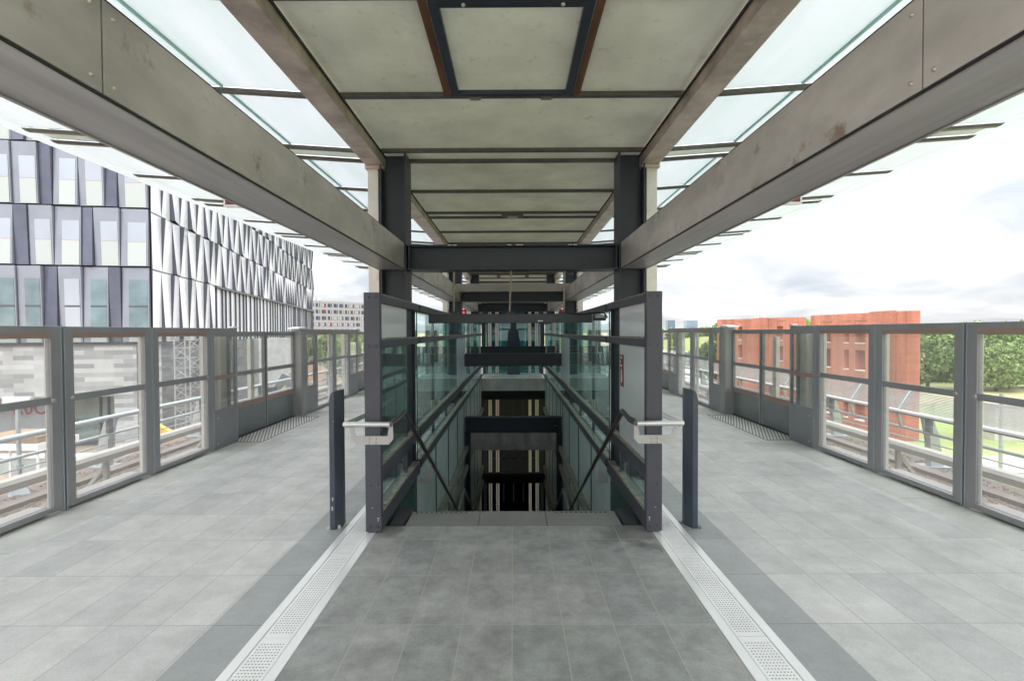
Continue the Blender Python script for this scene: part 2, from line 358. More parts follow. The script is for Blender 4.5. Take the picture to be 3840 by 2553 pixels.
def text_mesh(name, body, size, matname, parent, loc, rot, depth=.003, sx=1, align='CENTER'):
    cu = bpy.data.curves.new(name, 'FONT'); cu.body = body; cu.size = size; cu.extrude = depth; cu.align_x = align
    t = bpy.data.objects.new('tmp', cu); C.objects.link(t); dg = bpy.context.evaluated_depsgraph_get()
    me = bpy.data.meshes.new_from_object(t.evaluated_get(dg)); bpy.data.objects.remove(t); me.materials.clear(); me.materials.append(M[matname])
    o = bpy.data.objects.new(name, me); C.objects.link(o); o.parent = parent; o.location = loc; o.rotation_euler = rot; o.scale = (sx, 1, 1); return o
SIDE = {-1: 'left', 1: 'right'}
ORD = ['nearest', 'second', 'third', 'fourth', 'fifth', 'sixth', 'seventh', 'eighth']
# ============================================================ PLATFORM STRUCTURE
XG = 4.41; YEND = 62.0; YB = -4.0
b = MB()
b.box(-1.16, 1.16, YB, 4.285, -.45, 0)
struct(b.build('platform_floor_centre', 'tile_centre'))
for s in (-1, 1):
    b = MB(); b.box(s*1.49, s*1.79, YB, YEND, -.45, 0); struct(b.build('platform_floor_dark_course', 'tile_dark'))
    b = MB(); b.box(s*1.79, s*3.97, YB, YEND, -.45, 0); struct(b.build('platform_floor', 'tile_side'))
    b = MB(); b.box(s*3.97, s*(XG+.2), YB, YEND, -.47, 0); struct(b.build('platform_edge', 'edge_slab'))
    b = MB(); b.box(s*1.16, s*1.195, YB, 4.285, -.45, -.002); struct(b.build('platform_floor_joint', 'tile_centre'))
b = MB(); b.box(-1.195, 1.195, 17.9, YEND, -.46, 0); struct(b.build('platform_floor_rear', 'tile_side'))
b = MB()
for x0, x1 in ((-.975, -.322), (-.318, .298), (.302, .970)): b.box(x0, x1, 4.292, 4.65, -.12, -.004)
top = tag(b.build('stair_nosing', 'concrete_dark', bevel=.004), 'wide grey stone slab row forming the top step of the stairs', 'step')
b = MB()
for x0 in (-.93, .41):
    for k in range(11): b.tube([(x0+.047*k, 4.612, -.006), (x0+.047*k, 4.612, -.0032)], .014, 8)
b.each('grip_dot', 'black', top)
b = MB(); b.box(-.98, .975, 4.284, 4.292, -.1, -.001); b.build('edge_strip', 'rust_bar', top)
for s in (-1, 1):
    b = MB(); b.box(s*1.0, s*1.125, 4.34, 4.75, -.12, -.01); b.prism([(4.75, -.01), (4.75, -.12), (11, -3.9), (11, -3.79)], 'x', s*1.0, s*1.04)
    tag(b.build('stair_stringer', 'post_paint', bevel=.004), f'dark steel stringer plate beside the top step on the {SIDE[s]}', 'stringer')
# stairs + landing + lower level
st = thing('staircase', 'grey concrete staircase going down into the dark opening', 'stairs', (0, 4.65, 0))
b = MB(); y, z = 4.65, 0.0
for k in range(14): b.box(-.98, .98, y, y+.30, z-.171-.14, z-.171); y += .285; z -= .171
b.build('flight', 'concrete_dark', st)
b = MB(); b.box(-1.1, 1.1, y, y+1.4, z-.2, z); b.build('landing', 'concrete_dark', st)
y2 = y+1.4; z2 = z
b = MB()
while z2 > -5.9: b.box(-.98, .98, y2, y2+.30, z2-.171-.14, z2-.171); y2 += .285; z2 -= .171
b.build('flight', 'concrete_dark', st)
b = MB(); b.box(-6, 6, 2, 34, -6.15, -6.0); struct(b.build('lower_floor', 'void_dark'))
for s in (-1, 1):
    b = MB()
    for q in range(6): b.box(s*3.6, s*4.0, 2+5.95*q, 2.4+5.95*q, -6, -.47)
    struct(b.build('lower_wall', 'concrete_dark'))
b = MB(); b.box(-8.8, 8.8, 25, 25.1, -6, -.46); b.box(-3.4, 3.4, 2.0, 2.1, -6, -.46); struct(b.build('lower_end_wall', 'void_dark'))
# ---- drains
for s in (-1, 1):
    d = thing('drain_channel', f'long stainless drain channel with studded grating left of the stair post' if s < 0 else 'long stainless drain channel with studded grating right of the stair post', 'drain', (s*1.34, 0, 0), 'drain channels in the platform floor')
    Y1 = 30
    b = MB(); b.box(s*1.195, s*1.254, YB, 4.285, -.05, .002); b.box(s*1.432, s*1.49, YB, Y1, -.05, .002); b.each('frame', 'steel', d)
    b = MB(); b.box(s*1.254, s*1.432, YB, Y1, -.05, -.012); b.build('gutter', 'black', d)
    gaps = [3.71 + 1.0*k for k in range(-5, 26)]
    b = MB()
    for k in range(len(gaps)-1): b.box(s*1.259, s*1.427, gaps[k]+.002, gaps[k+1]-.002, -.012, .0005)
    b.each('grating', 'grate', d)
    V, F = [], []
    for k in range(len(gaps)-1):
        if gaps[k] < .6 or gaps[k] > 12: continue
        n = int(.92/.0115); yy = gaps[k]+.04
        for j in range(n):
            for i in range(8 if j % 2 else 9):
                x = s*(1.273 + .0175*i + (.00875 if j % 2 else 0)); y = yy + j*.0115; bi = len(V); r = .0058
                V += [(x-r, y, .0005), (x, y-r*.8, .0005), (x+r, y, .0005), (x, y+r*.8, .0005), (x-r*.35, y, .0040), (x, y-r*.3, .0040), (x+r*.35, y, .0040), (x, y+r*.3, .0040)]
                F += [(bi, bi+1, bi+5, bi+4), (bi+1, bi+2, bi+6, bi+5), (bi+2, bi+3, bi+7, bi+6), (bi+3, bi, bi+4, bi+7), (bi+4, bi+5, bi+6, bi+7)]
    b = MB(); b.v = V; b.f = F; b.m = [0]*len(F)
    b.cur = 1
    for k in range(len(gaps)-1):
        if gaps[k] < .6 or gaps[k] > 9: continue
        for j in range(40):
            for i in range(8):
                x = s*(1.2815+.0175*i); y = gaps[k]+.0457+j*.023; q = .0034; b.quad((x-q, y-q, .0011), (x+q, y-q, .0011), (x+q, y+q, .0011), (x-q, y+q, .0011))  # flat black dots between the studs, painted in for their small shadows
    o = b.build('studs_and_shade_dots', ['grate', 'black'], d, fix=False); o['kind'] = 'stuff'
# inspection hatch strips in floor
for s in (-1, 1):
    b = MB(); b.box(s*1.9, s*1.906, 4.2, 6.1, -.01, .001); b.box(s*1.5, s*1.9, 4.98, 4.984, -.01, .001)
    tag(b.build('floor_hatch', 'galv'), f'thin steel outline of a floor hatch behind the {SIDE[s]} bollard', 'hatch')
# ============================================================ PLATFORM SCREEN DOORS
DOORP = 5.95
def fixed_screen(s, y0, y1, label, lock=None):
    X = s*XG; t = thing('glass_screen', label, 'glass screen', (X, (y0+y1)/2, 0), f'fixed glass screens along the {SIDE[s]} platform edge')
    xi, xo = s*(XG-.02), s*(XG+.035)
    b = MB(); b.box(xi, xo, y0+.012, y0+.11, .02, 1.80); b.box(xi, xo, y1-.11, y1-.012, .02, 1.80)
    b.box(xi, xo, y0+.11, y1-.11, 1.685, 1.80); b.box(xi, xo, y0+.11, y1-.11, .02, .075); b.build('frame', 'screen_frame', t, bevel=.003)
    b = MB(); b.box(s*(XG-.012), s*(XG+.02), y0+.11, y1-.11, 1.06, 1.125); b.build('transom', 'screen_frame', t)
    b = MB(); b.box(s*(XG-.008), s*(XG+.004), y0+.11, y1-.11, .075, 1.06); b.build('pane', 'screen_glass', t)
    b = MB(); b.box(s*(XG-.008), s*(XG+.004), y0+.11, y1-.11, 1.125, 1.685); b.build('pane', 'screen_glass', t)
    b = MB(); b.box(s*(XG-.024), s*(XG-.0201), y0+.11, y1-.11, 1.69, 1.735); b.build('brown_stripe', 'brown_band', t)  # brown strip paints the ceiling's reflection onto the top frame
    b = MB(); b.box(s*(XG-.026), s*(XG+.04), y0, y0+.012, .0, 1.802); b.box(s*(XG-.026), s*(XG+.04), y1-.012, y1, .0, 1.802); b.each('edge_trim', 'screen_edge', t)
    b = MB(); b.box(s*(XG+.12), s*(XG+.16), y1+.01, y1+.09, -.1, 1.70); b.build('support_post', 'beige_post', t)
    b = MB(); b.box(s*(XG+.05), s*(XG+.20), y0+.02, y1-.12, -.02, .075); b.build('sill', 'pale_sill', t)
    if lock is not None:
        b = MB()
        for yl in lock: b.dome((s*(XG-.02), yl, 1.092), .023, .012, 12, 'x', -s)
        b.each('lock', 'bolt', t, smooth=True)
    return t
def side_screen(s, y0, y1, label):
    X = s*XG; t = thing('side_screen', label, 'glass screen', (X, (y0+y1)/2, 0), f'half glazed side screens along the {SIDE[s]} platform edge')
    xi, xo = s*(XG-.02), s*(XG+.03)
    b = MB(); b.box(xi, xo, y0+.008, y0+.045, .0, 1.80); b.box(xi, xo, y1-.035, y1, .0, 1.80); b.box(xi, xo, y0+.045, y1-.035, 1.68, 1.80); b.build('frame', 'screen_frame', t, bevel=.003)
    b = MB(); b.box(s*(XG-.018), s*(XG+.02), y0+.045, y1-.035, .0, .585); b.build('lower_panel', 'side_panel', t)
    b = MB(); b.box(s*(XG-.008), s*(XG+.004), y0+.045, y1-.035, .585, 1.68); b.build('pane', 'screen_glass', t)
    b = MB(); b.box(s*(XG-.014), s*(XG-.0085), y0+.045, y1-.035, 1.03, 1.095); b.build('brown_stripe', 'brown_band', t)
    b = MB()
    for z in (.08, .46): b.dome((s*(XG-.018), y0+.11, z), .02, .008, 10, 'x', -s)
    b.each('bolt', 'bolt', t)
    b = MB(); b.box(s*(XG+.16), s*(XG+.30), y0+.25, y1+.02, .1, 1.70); b.box(s*(XG+.12), s*(XG+.158), y0+.42, y0+.45, .1, 1.7); b.build('support_post', 'beige_post', t)
    return t
def door_pair(s, y0, y1, label):
    XD = XG+.14; t = thing('platform_door', label, 'sliding door', (s*XD, (y0+y1)/2, 0), f'platform doors along the {SIDE[s]} platform edge'); ym = (y0+y1)/2
    for a, c in ((y0, ym-.012), (ym+.012, y1)):
        f = MB(); xi, xo = s*(XD-.02), s*(XD+.03); f.box(xi, xo, a+.01, a+.05, .02, 1.75); f.box(xi, xo, c-.05, c-.01, .02, 1.75); f.box(xi, xo, a+.05, c-.05, 1.67, 1.75)
        lf = f.build('door_leaf', 'screen_frame', t, bevel=.003)
        f = MB(); f.box(s*(XD-.012), s*(XD+.02), a+.05, c-.05, .025, .48); f.build('lower_panel', 'door_panel', lf)
        f = MB(); f.box(s*(XD-.010), s*(XD+.015), a+.05, c-.05, .48, .575); f.build('brown_stripe', 'brown_band', lf)
        f = MB(); f.box(s*(XD-.014), s*(XD+.02), a+.05, c-.05, 1.02, 1.09); f.build('transom', 'screen_frame', lf)
        f = MB(); f.box(s*(XD-.006), s*(XD+.006), a+.05, c-.05, .575, 1.02); f.box(s*(XD-.006), s*(XD+.006), a+.05, c-.05, 1.09, 1.67); f.build('pane', 'screen_glass', lf)
    f = MB(); f.box(s*(XD-.005), s*(XD+.03), ym-.011, ym+.011, .02, 1.75); f.box(s*(XD-.03), s*(XD+.04), y0, y1, .0, .018); f.build('seal', 'rubber', t)
    f = MB()
    for q in (-1, 1): f.dome((s*(XD-.02), ym+q*.045, 1.15), .02, .012, 10, 'x', -s)
    f.each('lock', 'bolt', t)
    f = MB(); f.box(s*(XD+.14), s*(XD+.20), ym-.22, ym-.10, .1, 1.62); f.build('support_post', 'beige_post', t)
    # end post with cap
    f = MB(); px0, px1 = XG-.05, XG+.19
    f.prism([(s*px0, y1+.045), (s*(px0+.03), y1+.01), (s*px1, y1+.01), (s*px1, y1+.20), (s*(px0+.03), y1+.20), (s*px0, y1+.165)], 'z', 0, 1.80)
    f.build('end_post', 'post_grey', t, bevel=.006)
    f = MB(); f.prism([(y1-.16, 1.80), (y1-.14, 1.83), (y1+.17, 1.85), (y1+.22, 1.83), (y1+.22, 1.80)], 'x', s*(px0-.005), s*px1); f.build('cap', 'white_trim', t, bevel=.01)
    f = MB(); f.box(s*(XG-.04), s*(XG+.04), y0-.13, y0-.01, 1.802, 1.83); f.build('cap', 'white_trim', t, bevel=.01)
    return t
def stud_plate(s, y0, y1, label):
    t = thing('stud_plate', label, 'tactile plate', (s*4.2, (y0+y1)/2, 0), f'studded plates by the doors on the {SIDE[s]}')
    b = MB(); b.box(s*3.985, s*4.52, y0, y1, -.01, .0045); b.build('plate', 'stud_plate', t)
    b = MB(); n = int((y1-y0-.08)/.058)
    for j in range(n):
        for i in range(9 if j % 2 else 10): b.dome((s*(4.01+.052*i+(.026 if j % 2 else 0)), y0+.05+j*.058, .0045), .0165, .006, 6)
    b.each('stud', 'stud', t, fix=False)
for s in (-1, 1):
    sd = SIDE[s]
    fixed_screen(s, 3.50, 4.69, f'fixed glass screen cut by the {sd} edge of the photo', [4.60])
    fixed_screen(s, 1.0, 3.49, f'fixed glass screen beside the viewer on the {sd}', None)
    fixed_screen(s, 4.71, 5.865, f'first full glass screen beyond the black gap on the {sd}', [4.80])
    fixed_screen(s, 5.87, 7.04, f'glass screen between its tall twin and the half glazed side screen, {sd} side', [6.93])
    b = MB(); b.box(s*(XG-.01), s*(XG+.03), 4.692, 4.708, 0, 1.8); tag(b.build('rubber_gap', 'rubber'), f'black rubber gap between two glass screens on the {sd}', 'seal')
    for k in range(4):
        y = 7.68 + DOORP*k; w = ('nearest' if k == 0 else ORD[k])
        side_screen(s, y-.635, y, f'half glazed side screen just before the {w} {sd} platform door')
        door_pair(s, y+.01, y+2.31, f'{w} pair of dark platform sliding doors on the {sd}')
        stud_plate(s, y-.06, y+2.26, f'studded floor plate in front of the {w} {sd} platform door')
        side_screen(s, y+2.53, y+3.05, f'half glazed side screen just past the {w} {sd} platform door')
        if k < 3:
            fixed_screen(s, y+3.06, y+4.20, f'fixed glass screen just past the {w} {sd} platform door', None)
            fixed_screen(s, y+4.21, y+5.31, f'fixed glass screen between the {w} {sd} platform door and the next', None)
# ============================================================ CANOPY
BAYS = [5.6 + 5.95*k for k in range(-1, 8)]
for k, y in enumerate(BAYS):
    if k == 0: continue
    for s in (-1, 1):
        lab = ORD[k-1] if k-1 < 8 else 'far'
        t = thing('canopy_column', f'{lab} dark steel canopy column on the {SIDE[s]} of the stairs' if k <= 3 else f'{lab} dark steel canopy column in the {SIDE[s]} row far down the platform', 'column', (s*1.38, y+.15, 0), 'dark steel canopy columns')
        b = MB(); b.box(s*1.23, s*1.249, y, y+.30, 0, 3.80); b.box(s*1.511, s*1.53, y, y+.30, 0, 3.80); b.box(s*1.249, s*1.511, y+.13, y+.142, 0, 3.80)
        b.build('column', 'dark_paint', t, bevel=.003)
        b = MB()
        for z0 in (2.455, 2.735): b.box(s*1.249, s*1.511, y+.003, y+.13, z0, z0+.012)
        b.each('stiffener', 'dark_paint', t)
        q = thing('roof_post', f'{lab} pale stainless post behind the dark column on the {SIDE[s]}', 'post', (s*1.63, y+.15, 0), 'pale stainless roof posts')
        b = MB(); b.box(s*1.56, s*1.685, y+.06, y+.20, 0, 3.655); b.build('post', 'clad_light', q, bevel=.004)
        b = MB(); b.box(s*1.50, s*1.705, y+.02, y+.24, 3.62, 3.656); b.build('cap', 'upper_beam', q)
# side beams with stainless cladding
for s in (-1, 1):
    for k in range(len(BAYS)-1):
        y0 = (BAYS[k]+.30 if k else YB); y1 = BAYS[k+1]; w = ORD[k]
        t = thing('canopy_beam', f'{w} stainless clad side beam under the roof on the {SIDE[s]}' if k else f'huge stainless clad beam running overhead along the {SIDE[s]}', 'beam', (s*1.4, (y0+y1)/2, 2.6), 'stainless clad side beams')
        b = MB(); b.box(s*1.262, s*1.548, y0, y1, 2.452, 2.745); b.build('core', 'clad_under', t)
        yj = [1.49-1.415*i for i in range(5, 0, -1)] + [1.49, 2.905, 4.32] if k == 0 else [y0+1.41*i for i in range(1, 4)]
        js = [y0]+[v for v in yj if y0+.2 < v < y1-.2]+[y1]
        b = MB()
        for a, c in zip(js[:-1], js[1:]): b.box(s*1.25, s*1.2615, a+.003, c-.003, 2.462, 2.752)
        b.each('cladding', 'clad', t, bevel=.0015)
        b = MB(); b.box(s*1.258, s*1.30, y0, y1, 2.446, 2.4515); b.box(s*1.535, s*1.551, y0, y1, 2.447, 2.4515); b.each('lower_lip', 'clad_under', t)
        b = MB(); b.box(s*1.255, s*1.262, y0, y1, 2.4525, 2.4615); b.box(s*1.25, s*1.29, y0, y1, 2.7525, 2.757); b.each('shadow_gap', 'black', t)
        b = MB()
        for jn in js[1:-1]:
            for dy in (-.042, .042):
                for z in (2.50, 2.712): b.dome((s*1.25, jn+dy, z), .008, .006, 8, 'x', -s)
        for a, c in zip(js[:-1], js[1:]):
            if c-a > 1:
                for z in (2.50, 2.712): b.dome((s*1.25, (a+c)/2, z), .007, .005, 8, 'x', -s)
        if b.v: b.each('bolt', 'bolt', t)
        u = thing('roof_beam', f'{w} brown-grey upper box beam carrying the glass roof on the {SIDE[s]}', 'beam', (s*1.6, (y0+y1)/2, 3.7), 'upper box beams')
        yy0 = BAYS[k]+.10 if k else YB
        b = MB(); b.box(s*1.492, s*1.70, yy0+.005, BAYS[k+1]+.10, 3.66, 3.785); b.build('box', 'upper_beam', u, bevel=.004)
        b = MB(); b.box(s*1.478, s*1.4915, yy0+.005, BAYS[k+1]+.10, 3.765, 3.785); b.build('seal', 'black', u)
# cross beams at each column line
for k, y in enumerate(BAYS[1:]):
    t = thing('cross_beam', f'{ORD[k]} dark steel cross beam between the two column rows', 'beam', (0, y+.15, 2.6), 'dark cross beams between columns')
    b = MB(); b.box(-1.225, 1.225, y+.01, y+.29, 2.722, 2.74); b.box(-1.225, 1.225, y+.01, y+.29, 2.45, 2.468); b.box(-1.225, 1.225, y+.14, y+.152, 2.468, 2.722); b.build('beam', 'dark_paint', t, bevel=.003)
    b = MB()
    for s in (-1, 1): b.box(s*1.195, s*1.21, y+.02, y+.14, 2.468, 2.722)
    b.each('end_plate', 'dark_paint', t)
b = MB()
for x in (-.73, -.67, -.04, .06, .10, .66, .72): b.box(x-.02, x+.025, 5.605, 5.609, 2.727, 2.737)
b.each('paint_chip', 'chip', bpy.data.objects['cross_beam'])
for k, y in enumerate((11.3, 17.25, 23.2)):
    b = MB(); b.box(-1.42, 1.42, y, y+.2, 2.66+.1*(k > 0), 2.85+.1*(k > 0)); tag(b.build('tie_box', 'tie_clad', bevel=.004), f'{["grey stainless box tie in front of the second column pair","grey stainless box tie in front of the third column pair","grey stainless box tie in front of the fourth column pair"][k]}', 'beam')
# roof: ceiling, cross bars, glass wings
def zr(x): return 3.815 + .069*(abs(x)-1.87)
roof = thing('glass_roof', 'pale glass canopy roof with grey centre ceiling panels and dark cross bars', 'canopy', (0, 5, 3.8))
bars = []
for k in range(-3, 12):
    a = 5.52 + 2.88*k; bars += [a, a+.34, a+1.60]
bars = sorted(v for v in bars if v > YB)
for i, y in enumerate(bars):
    b = MB(); b.box(-1.49, 1.49, y-.028, y+.028, 3.765, 3.83)
    for s in (-1, 1):
        b.prism([(s*1.70, 3.765+.0), (s*5.5, zr(5.5)-.045), (s*5.55, zr(5.5)-.012), (s*1.70, zr(1.7)-.006)], 'y', y-.028, y+.028)
    o = b.build('cross_bar', 'bar_paint', roof)
    if y > 0 and y < 16:
        b = MB()
        for j in range(11): b.box(-1.3+.26*j-.006, -1.3+.26*j+.006, y-.04, y-.02, 3.755, 3.775)
        b.build('clip', 'bar_paint', o)
for i in range(len(bars)-1):
    y0, y1 = bars[i]+.028, bars[i+1]-.028
    hatch = abs(y0-3.008) < .1 or abs(y0-17.408) < .1
    b = MB()
    if hatch:
        b.box(-1.49, -.585, y0, y1, 3.80, 3.815); b.box(.585, 1.49, y0, y1, 3.80, 3.815); b.each('ceiling_panel', 'ceiling', roof)
        h = MB(); h.box(-.455, .455, y0+.06, y1-.05, 3.79, 3.805); hp = h.build('roof_hatch', 'ceiling', roof)
        h = MB(); h.box(-.52, -.455, y0+.005, y1-.005, 3.755, 3.80); h.box(.455, .52, y0+.005, y1-.005, 3.755, 3.80); h.box(-.455, .455, y0+.005, y0+.06, 3.757, 3.80); h.box(-.455, .455, y1-.05, y1-.005, 3.757, 3.80); h.build('hatch_frame', 'dark_paint', hp)
        h = MB(); h.box(-.583, -.527, y0, y1, 3.765, 3.80); h.box(.527, .583, y0, y1, 3.765, 3.80); h.each('rusty_bar', 'rust_bar', hp)
        h = MB(); h.box(-.527, -.521, y0, y1, 3.77, 3.80); h.box(.521, .527, y0, y1, 3.77, 3.80); h.each('pale_seal', 'white_trim', hp)
        h = MB()
        for x in (-.32, .30): h.box(x-.05, x+.05, y1+.03, y1+.06, 3.752, 3.764); h.dome((x+.02, y0+.03, 3.757), .014, .012, 8, 'z', -1)
        h.each('hinge', 'bolt', hp)
    else:
        b.box(-1.49, 1.49, y0, y1, 3.80, 3.815); b.each('ceiling_panel', 'ceiling', roof)
    small = (y1-y0) < .4
    b = MB()
    for s in (-1, 1):
        g0, g1 = y0+.002-.0, y1-.002
        if small: b.prism([(s*1.70, zr(1.7)), (s*5.5, zr(5.5)), (s*5.5, zr(5.5)+.014), (s*1.70, zr(1.7)+.014)], 'y', g0, g1)
        else:
            b.prism([(s*1.70, zr(1.7)), (s*2.49, zr(2.49)), (s*2.49, zr(2.49)+.014), (s*1.70, zr(1.7)+.014)], 'y', g0, g1)
            b.prism([(s*2.505, zr(2.505)), (s*5.5, zr(5.5)), (s*5.5, zr(5.5)+.014), (s*2.505, zr(2.505)+.014)], 'y', g0, g1)
    b.each('glass_panel', 'roof_cream' if small else 'roof_glass', roof)
    if not small:
        b = MB()
        for s in (-1, 1): b.box(s*2.488, s*2.507, y0+.01, y1-.01, zr(2.5)-.018, zr(2.5)+.012)
        b.each('glass_edge', 'roof_edge', roof)
b = MB()
for s in (-1, 1): b.prism([(s*5.51, zr(5.5)), (s*5.80, zr(5.80)), (s*5.80, zr(5.80)+.014), (s*5.51, zr(5.5)+.014)], 'y', YB, bars[-1])
b.each('roof_overhang', 'roof_glass', roof)
# small light fixture, hanging rods and light box
t = thing('emergency_light', 'small grey rectangular light fixture between two ceiling bars', 'light', (0, 8.57, 3.78))
b = MB(); b.box(-.19, .19, 8.46, 8.68, 3.745, 3.798); b.build('housing', 'lamp_grey', t); b = MB(); b.box(-.09, .09, 8.50, 8.63, 3.738, 3.7445); b.build('lens', 'steel_light', t)
lb = thing('light_box', 'long dark box hung on three rods above the stairs', 'light box', (0, 5.9, 1.89))
b = MB(); b.box(-1.02, .955, 5.84, 5.98, 1.835, 1.945); b.build('housing', 'dark_paint', lb, bevel=.004)
for x in (-.71, -.03, .61):
    b = MB(); b.tube([(x+.01, 5.78, 2.45), (x-.01 if x < 0 else x+.01, 5.9, 1.97)], .011, 8); b.build('rod', 'rod', lb)
    b = MB(); b.box(x-.05, x+.05, 5.87, 5.94, 1.946, 1.975); b.build('clamp', 'dark_paint', lb)
b = MB(); b.tube([(.62, 5.8, 2.0), (.66, 5.8, 1.95), (.80, 5.82, 1.935), (1.0, 5.83, 1.955), (1.10, 5.84, 1.95), (1.14, 5.84, 1.90), (1.10, 5.84, 1.86)], .008, 6); b.build('cable', 'black', lb, smooth=True)
b = MB(); b.box(.98, 1.12, 5.82, 5.95, 1.86, 1.925); b.build('plug_box', 'dark_paint', lb); b = MB(); b.box(.99, 1.10, 5.816, 5.8195, 1.893, 1.915); b.build('sticker', 'steel_light', lb)
b = MB(); b.box(.30, .36, 5.835, 5.8395, 1.853, 1.863); b.build('sticker', 'white_print', lb)
# hanging red signs and displays
for s in (-1, 1):
    t = thing('hanging_sign', f'dark red sign with white border hanging under the roof on the {SIDE[s]}', 'sign', (s*3.0, 5.95, 3.4), 'red signs hanging beyond the side beams')
    x0, x1 = 2.5, 3.53
    b = MB(); b.box(s*x0, s*x1, 5.93, 5.99, 3.27, 3.75); b.build('frame', 'white_trim', t); b = MB(); b.box(s*(x0+.02), s*(x1-.025), 5.922, 5.929, 3.295, 3.73); b.build('face', 'red_sign', t)
    b = MB(); b.tube([(s*2.7, 5.96, 3.75), (s*2.7, 5.96, 3.86)], .012, 8); b.tube([(s*3.3, 5.96, 3.75), (s*3.3, 5.96, 3.9)], .012, 8); b.each('hanger', 'steel', t)
    d = thing('train_display', f'black train display with glowing red digits on the {SIDE[s]} of the stairs', 'display', (s*1.75, 15, 2.3), 'train displays under the roof')
    b = MB(); b.box(s*1.0+s*.45, s*2.1, 15, 15.15, 2.16, 2.42); b.build('housing', 'led_red', d, bevel=.01)
    m = M.get('led') or mat('led', (.9, .05, .05), .4); m.node_tree.nodes['Principled BSDF'].inputs['Emission Color'].default_value = (1, .08, .08, 1); m.node_tree.nodes['Principled BSDF'].inputs['Emission Strength'].default_value = .5
    b = MB()
    for i in range(4):
        for j in range(2): x = 1.5+.14*i; b.box(s*x, s*(x+.08), 14.99, 14.998, 2.2+.1*j, 2.26+.1*j)
    b.each('digit', 'led', d)
    b = MB(); b.tube([(s*1.75, 15.07, 2.42), (s*1.75, 15.07, 3.7)], .02, 8); b.build('hanger', 'steel', d)
